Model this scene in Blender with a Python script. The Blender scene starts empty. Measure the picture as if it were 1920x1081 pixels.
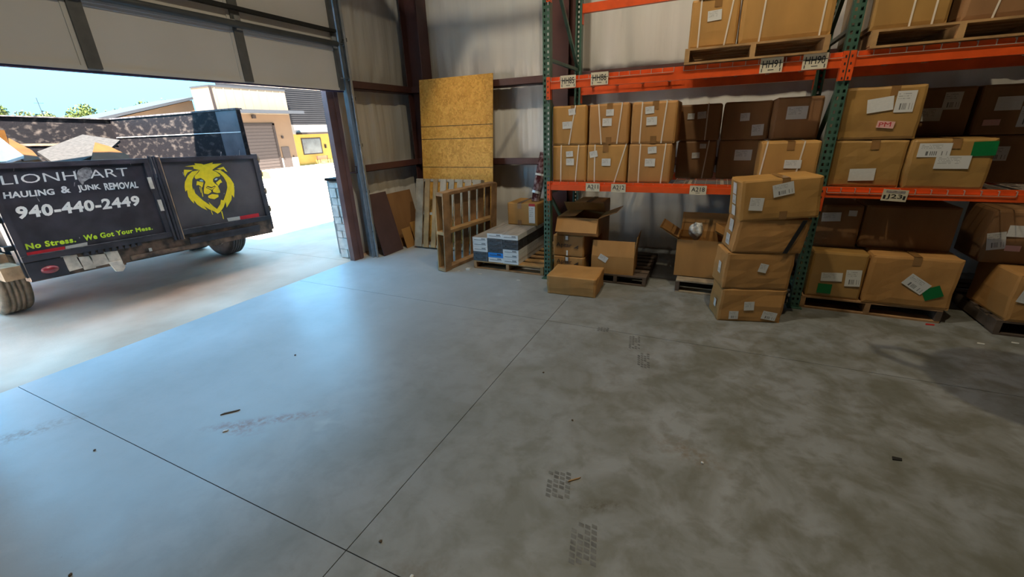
import bpy, bmesh, math, random
from mathutils import Vector, Matrix, noise as mnoise
random.seed(7)
PI = math.pi
SC = bpy.context.scene
C = SC.collection
# ------------------------------------------------------------------ camera
cd = bpy.data.cameras.new('camera'); cam = bpy.data.objects.new('camera', cd); C.objects.link(cam)
YAW, PITCH, ROLL, FPX = -0.44772, -0.361835, -0.03626, 789.23
cy, sy, cp, sp = math.cos(YAW), math.sin(YAW), math.cos(PITCH), math.sin(PITCH)
fw = Vector((sy*cp, cy*cp, sp)); rt = Vector((cy, -sy, 0)); up = rt.cross(fw)
r2 = rt*math.cos(ROLL) + up*math.sin(ROLL); u2 = up*math.cos(ROLL) - rt*math.sin(ROLL)
M = Matrix((r2, u2, -fw)).transposed().to_4x4(); M.translation = Vector((0, 0, 1.65))
cam.matrix_world = M
cd.sensor_width = 36; cd.lens = FPX/1920*36; cd.clip_end = 400; cd.clip_start = 0.05
SC.camera = cam
# ------------------------------------------------------------------ world, sun, lamps, exposure
w = bpy.data.worlds.new('sky'); SC.world = w; w.use_nodes = True
nt = w.node_tree; nt.nodes.clear()
tcw = nt.nodes.new('ShaderNodeTexCoord'); sxw = nt.nodes.new('ShaderNodeSeparateXYZ'); nt.links.new(tcw.outputs['Generated'], sxw.inputs[0])
grad = nt.nodes.new('ShaderNodeValToRGB'); nt.links.new(sxw.outputs[2], grad.inputs[0])     # clear sky: pale at the horizon, bluer overhead
grad.color_ramp.elements[0].position = 0.0; grad.color_ramp.elements[0].color = (0.62, 2.0, 3.2, 1)
grad.color_ramp.elements[1].position = 0.7; grad.color_ramp.elements[1].color = (1.35, 3.6, 6.1, 1)
bg = nt.nodes.new('ShaderNodeBackground'); bg.inputs[1].default_value = 1.0; nt.links.new(grad.outputs[0], bg.inputs[0])
wo = nt.nodes.new('ShaderNodeOutputWorld'); nt.links.new(bg.outputs[0], wo.inputs[0])
sd = bpy.data.lights.new('sun', 'SUN'); sd.energy = 115.0; sd.angle = 0.009; sd.color = (1.0, 0.93, 0.82)
so = bpy.data.objects.new('sun', sd); C.objects.link(so)
so.rotation_euler = Vector((-0.33, 0.42, -1.0)).to_track_quat('-Z', 'Y').to_euler()
def lamp(x, y, z, size, power, col):
    d = bpy.data.lights.new('high_bay_lamp', 'SPOT'); d.energy = power; d.color = col; d.shadow_soft_size = size
    d.spot_size = math.radians(150); d.spot_blend = 0.6
    o = bpy.data.objects.new('high_bay_lamp', d); C.objects.link(o); o.location = (x, y, z); return o
LAMP = (0.6, 2.2, 6.2)
lamp(*LAMP, 0.04, 320, (1.0, 0.84, 0.55))
lamp(-1.25, 2.4, 6.2, 0.10, 385, (1.0, 0.89, 0.68))
SC.view_settings.view_transform = 'Standard'; SC.view_settings.look = 'None'
SC.view_settings.gamma = 1.0; SC.view_settings.use_curve_mapping = False; SC.view_settings.exposure = 0.0
# ------------------------------------------------------------------ materials
def pbr(name, col, rough=0.6, var=0.15, scale=8, bump=0.0, bscale=None, metal=0.0, coat=0.0, spec=0.5, stretch=(1, 1, 1), col2=None, detail=6, lo=0.35, hi=0.65):
    m = bpy.data.materials.new(name); m.use_nodes = True; t = m.node_tree; b = t.nodes['Principled BSDF']
    b.inputs['Roughness'].default_value = rough; b.inputs['Metallic'].default_value = metal
    b.inputs['Coat Weight'].default_value = coat; b.inputs['Coat Roughness'].default_value = 0.18; b.inputs['Specular IOR Level'].default_value = spec
    tc = t.nodes.new('ShaderNodeTexCoord'); mp = t.nodes.new('ShaderNodeMapping'); mp.inputs['Scale'].default_value = stretch
    t.links.new(tc.outputs['Object'], mp.inputs[0])
    n = t.nodes.new('ShaderNodeTexNoise'); n.inputs['Scale'].default_value = scale; n.inputs['Detail'].default_value = detail
    t.links.new(mp.outputs[0], n.inputs[0])
    r = t.nodes.new('ShaderNodeValToRGB'); t.links.new(n.outputs[0], r.inputs[0])
    c = Vector(col); a = c*(1-var); z = Vector(col2) if col2 else c*(1+var)
    r.color_ramp.elements[0].position = lo; r.color_ramp.elements[1].position = hi
    r.color_ramp.elements[0].color = (*a, 1); r.color_ramp.elements[1].color = (min(z[0], 1), min(z[1], 1), min(z[2], 1), 1)
    t.links.new(r.outputs[0], b.inputs['Base Color'])
    if bump:
        n2 = t.nodes.new('ShaderNodeTexNoise'); n2.inputs['Scale'].default_value = bscale or scale*3; n2.inputs['Detail'].default_value = 4
        t.links.new(mp.outputs[0], n2.inputs[0]); bp = t.nodes.new('ShaderNodeBump'); bp.inputs['Strength'].default_value = bump; bp.inputs['Distance'].default_value = 0.02
        t.links.new(n2.outputs[0], bp.inputs['Height']); t.links.new(bp.outputs[0], b.inputs['Normal'])
    return m
MT = {}
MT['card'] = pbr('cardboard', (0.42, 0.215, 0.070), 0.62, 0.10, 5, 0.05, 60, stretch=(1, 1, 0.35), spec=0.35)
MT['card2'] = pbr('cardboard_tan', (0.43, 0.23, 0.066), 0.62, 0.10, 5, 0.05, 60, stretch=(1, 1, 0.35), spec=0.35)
MT['card3'] = pbr('cardboard_brown_shaded', (0.27, 0.14, 0.06), 0.66, 0.12, 5, 0.05, 60, stretch=(1, 1, 0.35), spec=0.35)  # shade of set-back cartons put into the colour; plain brown board too
MT['wrap'] = pbr('cardboard_under_film', (0.36, 0.20, 0.055), 0.5, 0.12, 4, 0.25, 14, coat=0.55, stretch=(1, 1, 0.5))
MT['tape'] = pbr('packing_tape', (0.27, 0.14, 0.05), 0.25, 0.08, 10, coat=0.3)
MT['strap'] = pbr('white_strap', (0.72, 0.64, 0.54), 0.4, 0.05)
MT['blackstrap'] = pbr('black_strap', (0.012, 0.012, 0.014), 0.35, 0.05)
MT['pallet'] = pbr('pallet_wood', (0.36, 0.21, 0.085), 0.75, 0.25, 6, 0.15, 30, stretch=(1, 1, 1))
MT['palletold'] = pbr('weathered_pallet_wood', (0.30, 0.17, 0.08), 0.8, 0.4, 5, 0.2, 30)
MT['palletgrey'] = pbr('grey_pallet_wood', (0.34, 0.27, 0.19), 0.8, 0.3, 5, 0.2, 30)
MT['palletdark'] = pbr('dark_pallet_wood', (0.085, 0.06, 0.045), 0.8, 0.4, 5, 0.2, 30)
MT['green'] = pbr('rack_green_paint', (0.045, 0.105, 0.075), 0.42, 0.18, 9)
MT['orange'] = pbr('rack_orange_paint', (0.70, 0.085, 0.012), 0.40, 0.12, 7)
MT['wire'] = pbr('deck_wire', (0.50, 0.42, 0.36), 0.4, 0.1, metal=0.3)
MT['redsteel'] = pbr('red_oxide_steel', (0.085, 0.033, 0.030), 0.5, 0.15, 4)
MT['jamb'] = pbr('jamb_red_oxide', (0.16, 0.085, 0.08), 0.4, 0.15, 4)
MT['galv'] = pbr('galvanised_steel', (0.42, 0.45, 0.48), 0.36, 0.12, 12, metal=0.7)
MT['galvdark'] = pbr('dull_galvanised', (0.15, 0.155, 0.16), 0.5, 0.12, 12, metal=0.2)
MT['doorpanel'] = pbr('door_panel_white', (0.80, 0.79, 0.80), 0.55, 0.03, 1.5)
MT['strut'] = pbr('strut_grey', (0.10, 0.11, 0.12), 0.4, 0.1, metal=0.2)
MT['black'] = pbr('black_rubber', (0.012, 0.012, 0.012), 0.6, 0.2)
MT['seal'] = pbr('blue_black_seal', (0.04, 0.04, 0.12), 0.5, 0.2)
MT['vinyl'] = pbr('insulation_vinyl', (0.68, 0.665, 0.64), 0.30, 0.05, 2, 0.45, 4, stretch=(3.2, 3.2, 0.16))
MT['shellwall'] = pbr('shell_wall', (0.62, 0.61, 0.59), 0.6, 0.05, 2)
MT['clad'] = pbr('outside_cladding', (0.5, 0.45, 0.4), 0.5, 0.05, 2)
MT['osbline'] = pbr('marker_black', (0.02, 0.015, 0.01), 0.6, 0.1)
MT['paper'] = pbr('white_paper', (0.66, 0.66, 0.64), 0.5, 0.04)
MT['greenlabel'] = pbr('green_label', (0.0, 0.15, 0.035), 0.5, 0.06)
MT['pinklabel'] = pbr('pink_label', (0.72, 0.42, 0.38), 0.5, 0.06)
MT['red'] = pbr('red_paint', (0.50, 0.02, 0.02), 0.4, 0.1)
MT['tagplate'] = pbr('location_tag_plate', (0.66, 0.60, 0.46), 0.45, 0.05)
MT['ink'] = pbr('black_ink', (0.02, 0.02, 0.02), 0.5, 0.05)
MT['inkbrown'] = pbr('grey_brown_ink', (0.04, 0.03, 0.026), 0.5, 0.1)
MT['tilewhite'] = pbr('white_carton', (0.70, 0.72, 0.74), 0.4, 0.06, 20)
MT['tiletop'] = pbr('printed_plank_carton', (0.36, 0.34, 0.33), 0.35, 0.25, 3, stretch=(6, 1, 1))
MT['tiledark'] = pbr('dark_film_carton', (0.045, 0.047, 0.055), 0.25, 0.6, 18, 0.3, 25, coat=0.5)
MT['tileblue'] = pbr('blue_carton', (0.012, 0.24, 0.75), 0.4, 0.05)
MT['maroon'] = pbr('maroon_board', (0.085, 0.045, 0.045), 0.55, 0.12, 4)
MT['marwrap'] = pbr('maroon_under_film', (0.26, 0.05, 0.06), 0.2, 0.7, 14, 0.5, 20, coat=0.8, col2=(0.62, 0.50, 0.54), lo=0.45, hi=0.75)
MT['stone'] = pbr('pale_stone', (0.74, 0.68, 0.62), 0.8, 0.18, 9, 0.4, 20)
MT['mortar'] = pbr('mortar', (0.33, 0.31, 0.29), 0.9, 0.1)
MT['apron'] = pbr('apron_concrete', (0.56, 0.36, 0.245), 0.8, 0.16, 0.9, 0.06, 60, col2=(0.68, 0.50, 0.38), detail=8)
MT['yard'] = pbr('yard_concrete', (0.55, 0.48, 0.41), 0.85, 0.06, 0.3)
MT['trailer'] = pbr('trailer_black_paint', (0.040, 0.037, 0.044), 0.38, 0.3, 6)
MT['panelgrey'] = pbr('gate_panel_charcoal', (0.075, 0.068, 0.072), 0.42, 0.25, 3)
MT['frame'] = pbr('muddy_frame', (0.075, 0.055, 0.042), 0.75, 0.5, 9, 0.2, 30, col2=(0.19, 0.12, 0.08))
MT['frameedge'] = pbr('worn_edge_paint', (0.07, 0.065, 0.07), 0.5, 0.5, 20, spec=0.2)
MT['tyre'] = pbr('tyre_rubber', (0.055, 0.045, 0.04), 0.8, 0.3, 12, 0.2, 50)
MT['dusttyre'] = pbr('dusty_tyre_rubber', (0.20, 0.15, 0.10), 0.85, 0.25, 12, 0.2, 50)
MT['rim'] = pbr('wheel_rim', (0.25, 0.22, 0.20), 0.5, 0.2, metal=0.4)
MT['mud'] = pbr('dusty_fender', (0.34, 0.23, 0.14), 0.75, 0.3, 10, 0.2, 40, spec=0.06)
MT['sticker'] = pbr('tattered_sticker', (0.55, 0.48, 0.40), 0.6, 0.25, 14)
MT['letter'] = pbr('cream_lettering', (0.85, 0.80, 0.74), 0.5, 0.06)
MT['lime'] = pbr('lime_lettering', (0.52, 0.72, 0.03), 0.5, 0.06)
MT['lion'] = pbr('yellow_vinyl', (0.82, 0.62, 0.015), 0.5, 0.06, 30)
MT['lioneye'] = pbr('pale_blue_vinyl', (0.42, 0.58, 0.64), 0.5, 0.06)
MT['scrape'] = pbr('scraped_metal', (0.30, 0.27, 0.26), 0.5, 0.5, 40)
MT['taillamp'] = pbr('red_lamp_lens', (0.22, 0.02, 0.03), 0.2, 0.2, coat=0.5)
MT['tapewhite'] = pbr('reflective_white', (0.50, 0.50, 0.46), 0.35, 0.05)
MT['tapered'] = pbr('reflective_red', (0.52, 0.025, 0.035), 0.35, 0.08)
MT['scuffed'] = pbr('scuffed_black_steel', (0.012, 0.011, 0.013), 0.5, 0.4, 11, 0.15, 30, stretch=(0.7, 1.0, 1.3), col2=(0.060, 0.050, 0.045), detail=12, lo=0.52, hi=0.74, spec=0.06)
MT['shadeblack'] = pbr('shaded_black_steel', (0.045, 0.045, 0.055), 0.4, 0.3, 6)  # tone for the stretch of side wall painted as shaded
MT['cream'] = pbr('cream_siding', (0.11, 0.09, 0.067), 0.6, 0.03, 1, spec=0.06)
MT['tan'] = pbr('tan_siding', (0.075, 0.050, 0.032), 0.6, 0.03, 1, spec=0.06)
MT['roofblue'] = pbr('grey_trim', (0.022, 0.024, 0.028), 0.5, 0.05, spec=0.06)
MT['rollup'] = pbr('brown_shutter', (0.032, 0.026, 0.024), 0.5, 0.05, spec=0.06)
MT['rolldark'] = pbr('brown_trim', (0.018, 0.014, 0.013), 0.5, 0.05, spec=0.06)
MT['darksiding'] = pbr('dark_ribbed_siding', (0.0135, 0.0132, 0.0145), 0.4, 0.06, 1, spec=0.06)
MT['whiteband'] = pbr('white_band', (0.14, 0.13, 0.12), 0.6, 0.03, spec=0.06)
MT['yellowwall'] = pbr('yellow_wall', (0.17, 0.115, 0.028), 0.7, 0.05, 2, spec=0.06)
MT['glass'] = pbr('dark_window', (0.025, 0.03, 0.03), 0.25, 0.6, 0.8)
MT['benchred'] = pbr('bench_orange_slat', (0.10, 0.022, 0.008), 0.5, 0.1)
MT['leaf'] = pbr('leaf_green', (0.035, 0.048, 0.012), 0.6, 0.4, 3, spec=0.06)
MT['leaf2'] = pbr('leaf_olive', (0.042, 0.052, 0.021), 0.6, 0.4, 3, spec=0.06)
MT['bark'] = pbr('bark', (0.12, 0.08, 0.05), 0.9, 0.3)
MT['yellowpaint'] = pbr('yellow_green_paint', (0.15, 0.165, 0.02), 0.5, 0.05)
MT['shingle'] = pbr('grey_shingle', (0.020, 0.0185, 0.0175), 0.85, 0.25, 30, 0.2, 60, spec=0.06)
MT['brightcard'] = pbr('sunlit_box_board', (0.040, 0.017, 0.0035), 0.7, 0.15, 6, spec=0.06)
MT['foam'] = pbr('white_foam', (0.8, 0.8, 0.8), 0.8, 0.03)
MT['dust'] = pbr('floor_debris', (0.10, 0.07, 0.045), 0.9, 0.3)
MT['print'] = pbr('tyre_print', (0.12, 0.122, 0.122), 0.55, 0.35, 20)
MT['steel'] = pbr('shadow_fan_steel', (0.2, 0.2, 0.2), 0.5, 0.1)
MT['bag'] = pbr('clear_plastic_bag', (0.75, 0.77, 0.78), 0.12, 0.1, 20, 0.6, 30, coat=0.8)
MT['roofsheet'] = pbr('roof_underside', (0.42, 0.41, 0.40), 0.6, 0.05)

def osb_mat():
    m = bpy.data.materials.new('osb_strand_board'); m.use_nodes = True; t = m.node_tree; b = t.nodes['Principled BSDF']; b.inputs['Roughness'].default_value = 0.62
    tc = t.nodes.new('ShaderNodeTexCoord'); v = t.nodes.new('ShaderNodeTexNoise'); v.inputs['Scale'].default_value = 14; v.inputs['Detail'].default_value = 2
    t.links.new(tc.outputs['Object'], v.inputs[0])
    mx = t.nodes.new('ShaderNodeMixRGB'); mx.inputs[0].default_value = 0.22; t.links.new(tc.outputs['Object'], mx.inputs[1]); t.links.new(v.outputs['Color'], mx.inputs[2])
    vo = t.nodes.new('ShaderNodeTexVoronoi'); vo.inputs['Scale'].default_value = 26; t.links.new(mx.outputs[0], vo.inputs['Vector'])
    r = t.nodes.new('ShaderNodeValToRGB'); t.links.new(vo.outputs['Color'], r.inputs[0])
    r.color_ramp.elements[0].color = (0.60, 0.28, 0.040, 1); r.color_ramp.elements[1].color = (0.90, 0.53, 0.12, 1)
    e = r.color_ramp.elements.new(0.5); e.color = (0.77, 0.40, 0.07, 1)
    n2 = t.nodes.new('ShaderNodeTexNoise'); n2.inputs['Scale'].default_value = 30; t.links.new(tc.outputs['Object'], n2.inputs[0])
    mm = t.nodes.new('ShaderNodeMixRGB'); mm.blend_type = 'OVERLAY'; mm.inputs[0].default_value = 0.3
    t.links.new(r.outputs[0], mm.inputs[1]); t.links.new(n2.outputs[0], mm.inputs[2]); t.links.new(mm.outputs[0], b.inputs['Base Color'])
    return m
MT['osb'] = osb_mat()

def label_mat(name, barcode):
    """white adhesive label: rows of small print, optionally a bar block"""
    m = bpy.data.materials.new(name); m.use_nodes = True; t = m.node_tree; b = t.nodes['Principled BSDF']; b.inputs['Roughness'].default_value = 0.45
    tc = t.nodes.new('ShaderNodeTexCoord'); s = t.nodes.new('ShaderNodeSeparateXYZ'); t.links.new(tc.outputs['Generated'], s.inputs[0])
    def mth(op, a, b_=None, c_=None):
        n = t.nodes.new('ShaderNodeMath'); n.operation = op
        for i, q in enumerate((a, b_, c_)):
            if q is None: continue
            if isinstance(q, (int, float)): n.inputs[i].default_value = q
            else: t.links.new(q, n.inputs[i])
        return n.outputs[0]
    X, Z = s.outputs[0], s.outputs[2]
    def band(v, a, c): return mth('MULTIPLY', mth('GREATER_THAN', v, a), mth('LESS_THAN', v, c))
    rows = mth('GREATER_THAN', mth('FRACT', mth('MULTIPLY', Z, 9.0)), 0.55)
    cell = t.nodes.new('ShaderNodeTexWhiteNoise'); cell.noise_dimensions = '2D'
    cb = t.nodes.new('ShaderNodeCombineXYZ'); t.links.new(mth('FLOOR', mth('MULTIPLY', X, 26.0)), cb.inputs[0]); t.links.new(mth('FLOOR', mth('MULTIPLY', Z, 9.0)), cb.inputs[1])
    t.links.new(cb.outputs[0], cell.inputs[0])
    txt = mth('MULTIPLY', mth('MULTIPLY', rows, mth('GREATER_THAN', cell.outputs[0], 0.35)), mth('MULTIPLY', band(X, 0.08, 0.72), band(Z, 0.35 if not barcode else 0.55, 0.92)))
    fac = mth('MULTIPLY', txt, 0.45)
    if barcode:
        wn = t.nodes.new('ShaderNodeTexWhiteNoise'); wn.noise_dimensions = '1D'; t.links.new(mth('FLOOR', mth('MULTIPLY', X, 34.0)), wn.inputs['W'])
        bar = mth('MULTIPLY', mth('GREATER_THAN', wn.outputs[0], 0.5), mth('MULTIPLY', band(X, 0.25, 0.9), band(Z, 0.12, 0.42)))
        fac = mth('MAXIMUM', fac, mth('MULTIPLY', bar, 0.85))
    mx = t.nodes.new('ShaderNodeMixRGB'); t.links.new(fac, mx.inputs[0]); mx.inputs[1].default_value = (0.64, 0.64, 0.62, 1); mx.inputs[2].default_value = (0.05, 0.05, 0.05, 1)
    t.links.new(mx.outputs[0], b.inputs['Base Color']); return m
MT['addr'] = label_mat('address_label_print', False)
MT['bar'] = label_mat('barcode_label_print', True)

def floor_mat():
    m = bpy.data.materials.new('sealed_concrete_floor'); m.use_nodes = True; t = m.node_tree; b = t.nodes['Principled BSDF']
    geo = t.nodes.new('ShaderNodeNewGeometry')
    def noise(sc, det, rough=0.55, dist=0.0):
        n = t.nodes.new('ShaderNodeTexNoise'); n.inputs['Scale'].default_value = sc; n.inputs['Detail'].default_value = det; n.inputs['Roughness'].default_value = rough; n.inputs['Distortion'].default_value = dist
        t.links.new(geo.outputs['Position'], n.inputs[0]); return n.outputs[0]
    def ramp(src, a, c, ca, cc):
        r = t.nodes.new('ShaderNodeValToRGB'); r.color_ramp.elements[0].position = a; r.color_ramp.elements[1].position = c
        r.color_ramp.elements[0].color = (*ca, 1); r.color_ramp.elements[1].color = (*cc, 1); t.links.new(src, r.inputs[0]); return r.outputs[0]
    def mix(f, a, c, mode='MIX'):
        n = t.nodes.new('ShaderNodeMixRGB'); n.blend_type = mode
        for i, q in enumerate((f, a, c)):
            if isinstance(q, (int, float)): n.inputs[i].default_value = q
            elif isinstance(q, tuple): n.inputs[i].default_value = (*q, 1)
            else: t.links.new(q, n.inputs[i])
        return n.outputs[0]
    base = ramp(noise(0.8, 6), 0.3, 0.7, (0.27, 0.275, 0.27), (0.37, 0.375, 0.37))
    # walked-in grime: blotches, denser where the carts turn by the racks
    sx = t.nodes.new('ShaderNodeSeparateXYZ'); t.links.new(geo.outputs['Position'], sx.inputs[0])
    door_light = t.nodes.new('ShaderNodeMapRange'); door_light.inputs[1].default_value = -4.2; door_light.inputs[2].default_value = -1.5; door_light.inputs[3].default_value = 0.0; door_light.inputs[4].default_value = 1.0; t.links.new(sx.outputs[0], door_light.inputs[0])  # base lighter by the door: daylight falloff painted into the concrete
    def mul(a, c):
        n = t.nodes.new('ShaderNodeMath'); n.operation = 'MULTIPLY'
        for i, q in enumerate((a, c)):
            if isinstance(q, (int, float)): n.inputs[i].default_value = q
            else: t.links.new(q, n.inputs[i])
        return n.outputs[0]
    base = mix(door_light.outputs[0], mix(0.0, ramp(noise(1.1, 6), 0.3, 0.7, (0.40, 0.41, 0.41), (0.50, 0.51, 0.52)), (0, 0, 0)), ramp(noise(0.8, 6), 0.3, 0.7, (0.225, 0.238, 0.245), (0.30, 0.312, 0.322)))
    mr2 = t.nodes.new('ShaderNodeMapRange'); mr2.inputs[1].default_value = -2.4; mr2.inputs[2].default_value = 0.4; mr2.inputs[3].default_value = 0.08; mr2.inputs[4].default_value = 1.0; t.links.new(sx.outputs[0], mr2.inputs[0])
    bl = ramp(noise(2.6, 5, 0.6, 0.6), 0.40, 0.62, (0, 0, 0), (1, 1, 1))
    bl2 = ramp(noise(7.5, 4, 0.6, 0.3), 0.46, 0.64, (0, 0, 0), (1, 1, 1))
    col = mix(mul(mul(bl, mr2.outputs[0]), 0.72), base, (0.115, 0.115, 0.085))
    col = mix(mul(mul(bl2, mr2.outputs[0]), 0.55), col, (0.115, 0.112, 0.085))
    sp_ = ramp(noise(60, 2), 0.70, 0.78, (0, 0, 0), (1, 1, 1)); col = mix(mul(sp_, 0.25), col, (0.12, 0.11, 0.10))
    wh = ramp(noise(2.3, 4, 0.5, 0.4), 0.68, 0.76, (0, 0, 0), (1, 1, 1)); col = mix(mul(wh, 0.35), col, (0.46, 0.47, 0.48))
    # tracked-in reddish soil
    def stain(x, y, rx, ry, rot, c, k):
        nonlocal col
        mp = t.nodes.new('ShaderNodeMapping'); mp.vector_type = 'TEXTURE'; mp.inputs['Location'].default_value = (x, y, 0); mp.inputs['Rotation'].default_value = (0, 0, rot); mp.inputs['Scale'].default_value = (rx, ry, 1)
        t.links.new(geo.outputs['Position'], mp.inputs[0])
        ln = t.nodes.new('ShaderNodeVectorMath'); ln.operation = 'LENGTH'; t.links.new(mp.outputs[0], ln.inputs[0])
        f = ramp(ln.outputs['Value'], 0.2, 1.0, (1, 1, 1), (0, 0, 0)); nn = ramp(noise(22, 5, 0.7), 0.42, 0.62, (0, 0, 0), (1, 1, 1))
        col = mix(mul(mul(f, nn), k), col, c)
    stain(-2.35, 1.30, 0.45, 0.06, 0.62, (0.24, 0.11, 0.05), 1.0)
    stain(-2.45, 1.18, 0.20, 0.08, 0.2, (0.25, 0.11, 0.05), 0.9)
    stain(-3.7, 0.55, 0.45, 0.10, 1.1, (0.27, 0.15, 0.08), 0.9)
    stain(-0.92, 0.78, 0.30, 0.16, 0.6, (0.16, 0.12, 0.09), 0.7)
    stain(-0.30, 1.48, 0.20, 0.05, 0.5, (0.10, 0.09, 0.07), 0.9)
    stain(0.05, 2.0, 0.28, 0.10, -0.3, (0.17, 0.12, 0.07), 0.6)
    t.links.new(col, b.inputs['Base Color'])
    rr = t.nodes.new('ShaderNodeMapRange'); rr.inputs[3].default_value = 0.28; rr.inputs[4].default_value = 0.45; t.links.new(noise(4, 5), rr.inputs[0]); t.links.new(rr.outputs[0], b.inputs['Roughness'])
    b.inputs['Specular IOR Level'].default_value = 0.55
    bp = t.nodes.new('ShaderNodeBump'); bp.inputs['Strength'].default_value = 0.05; bp.inputs['Distance'].default_value = 0.01; t.links.new(noise(30, 4), bp.inputs['Height']); t.links.new(bp.outputs[0], b.inputs['Normal'])
    return m
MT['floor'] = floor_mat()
# ------------------------------------------------------------------ mesh helpers
class MB:
    def __init__(s): s.v = []; s.f = []; s.mi = []
    def face(s, pts, mi=0):
        n = len(s.v); s.v += [tuple(p) for p in pts]; s.f.append(tuple(range(n, n+len(pts)))); s.mi.append(mi); return s
    def box(s, x0, x1, y0, y1, z0, z1, mi=0):
        n = len(s.v)
        s.v += [(x0, y0, z0), (x1, y0, z0), (x1, y1, z0), (x0, y1, z0), (x0, y0, z1), (x1, y0, z1), (x1, y1, z1), (x0, y1, z1)]
        for q in ((0, 3, 2, 1), (4, 5, 6, 7), (0, 1, 5, 4), (1, 2, 6, 5), (2, 3, 7, 6), (3, 0, 4, 7)):
            s.f.append(tuple(n+i for i in q)); s.mi.append(mi)
        return s
    def prism(s, poly, d, mi=0):
        """poly: list of Vector; extruded by vector d"""
        n = len(s.v); k = len(poly); d = Vector(d)
        s.v += [tuple(p) for p in poly] + [tuple(Vector(p)+d) for p in poly]
        s.f.append(tuple(range(n+k-1, n-1, -1))); s.mi.append(mi); s.f.append(tuple(range(n+k, n+2*k))); s.mi.append(mi)
        for i in range(k):
            j = (i+1) % k; s.f.append((n+i, n+j, n+k+j, n+k+i)); s.mi.append(mi)
        return s
    def bar(s, a, b, w, h=None, mi=0, roll=0):
        a = Vector(a); b = Vector(b); d = (b-a).normalized(); h = h or w
        u = d.cross(Vector((0, 0, 1)) if abs(d.z) < 0.95 else Vector((0, 1, 0))).normalized(); v = d.cross(u)
        s.prism([a+u*w/2+v*h/2, a-u*w/2+v*h/2, a-u*w/2-v*h/2, a+u*w/2-v*h/2], b-a, mi); return s
    def tube(s, pts, r, n=8, mi=0, caps=True):
        pts = [Vector(p) for p in pts]; base = len(s.v); rings = []
        for i, p in enumerate(pts):
            d = (pts[min(i+1, len(pts)-1)]-pts[max(i-1, 0)]).normalized()
            u = d.cross(Vector((0, 0, 1)) if abs(d.z) < 0.95 else Vector((0, 1, 0))).normalized(); v = d.cross(u)
            rr = r[i] if isinstance(r, (list, tuple)) else r
            ring = []
            for k in range(n):
                a = 2*PI*k/n; s.v.append(tuple(p+u*rr*math.cos(a)+v*rr*math.sin(a))); ring.append(len(s.v)-1)
            rings.append(ring)
        for a, b in zip(rings, rings[1:]):
            for k in range(n): s.f.append((a[k], a[(k+1) % n], b[(k+1) % n], b[k])); s.mi.append(mi)
        if caps: s.f.append(tuple(reversed(rings[0]))); s.mi.append(mi); s.f.append(tuple(rings[-1])); s.mi.append(mi)
        return s
    def lathe(s, prof, axis='y', n=28, c=(0, 0, 0), mi=0):
        """prof: list of (radius, along)"""
        rings = []
        for r, t in prof:
            ring = []
            for k in range(n):
                a = 2*PI*k/n; p = (r*math.cos(a), t, r*math.sin(a)) if axis == 'y' else ((t, r*math.cos(a), r*math.sin(a)) if axis == 'x' else (r*math.cos(a), r*math.sin(a), t))
                s.v.append((p[0]+c[0], p[1]+c[1], p[2]+c[2])); ring.append(len(s.v)-1)
            rings.append(ring)
        for a, b in zip(rings, rings[1:]):
            for k in range(n): s.f.append((a[k], a[(k+1) % n], b[(k+1) % n], b[k])); s.mi.append(mi)
        return s
    def xf(s, fn): s.v = [tuple(fn(Vector(p))) for p in s.v]; return s
    def mesh(s, name, mats, smooth=False, fix=True):
        me = bpy.data.meshes.new(name); me.from_pydata(s.v, [], s.f)
        for m in (mats if isinstance(mats, (list, tuple)) else [mats]): me.materials.append(MT[m])
        me.polygons.foreach_set('material_index', s.mi)
        if smooth: me.polygons.foreach_set('use_smooth', [True]*len(s.f))
        me.update()
        if fix:
            bm = bmesh.new(); bm.from_mesh(me); bmesh.ops.recalc_face_normals(bm, faces=bm.faces); bm.to_mesh(me); bm.free()
        return me
    def build(s, name, mats, parent=None, loc=(0, 0, 0), rot=(0, 0, 0), smooth=False, fix=True):
        return link(name, s.mesh(name, mats, smooth, fix), parent, loc, rot)
def link(name, me, parent=None, loc=(0, 0, 0), rot=(0, 0, 0), scale=(1, 1, 1)):
    o = bpy.data.objects.new(name, me); C.objects.link(o); o.location = loc; o.rotation_euler = rot; o.scale = scale
    if parent: o.parent = parent
    return o
def tag(o, label, cat, group=None):
    o['label'] = label; o['category'] = cat
    if group: o['group'] = group
    return o
def thing(name, label, cat, loc=(0, 0, 0), rot=(0, 0, 0), group=None):
    return tag(link(name, None, None, loc, rot), label, cat, group)
def struct(o, label=None):
    o['kind'] = 'structure'
    if label: o['label'] = label
    return o
_txt = {}
def text_shape(s, bold=0.0, space=1.0):
    key = (s, bold, space)
    if key not in _txt:
        cu = bpy.data.curves.new('lettering', 'FONT'); cu.body = s; cu.size = 1; cu.offset = bold; cu.extrude = 0.0; cu.space_character = space; cu.resolution_u = 3
        ob = bpy.data.objects.new('lettering', cu); C.objects.link(ob)
        dg = bpy.context.evaluated_depsgraph_get(); me = bpy.data.meshes.new_from_object(ob.evaluated_get(dg))
        V = [v.co.copy() for v in me.vertices]; F = [tuple(p.vertices) for p in me.polygons]
        bpy.data.objects.remove(ob); bpy.data.curves.remove(cu); bpy.data.meshes.remove(me)
        x0 = min(v.x for v in V); x1 = max(v.x for v in V); y0 = min(v.y for v in V); y1 = max(v.y for v in V)
        _txt[key] = ([((v.x-x0)/(x1-x0), (v.y-y0)/(y1-y0)) for v in V], F)
    return _txt[key]
def lettering(s, fn, mat, parent, bold=0.0, space=1.0, name='lettering'):
    """fn maps the unit square of the text onto the surface"""
    V, F = text_shape(s, bold, space)
    me = bpy.data.meshes.new(name); me.from_pydata([tuple(fn(u, v)) for u, v in V], [], F); me.materials.append(MT[mat]); me.update()
    return link(name, me, parent)
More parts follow.
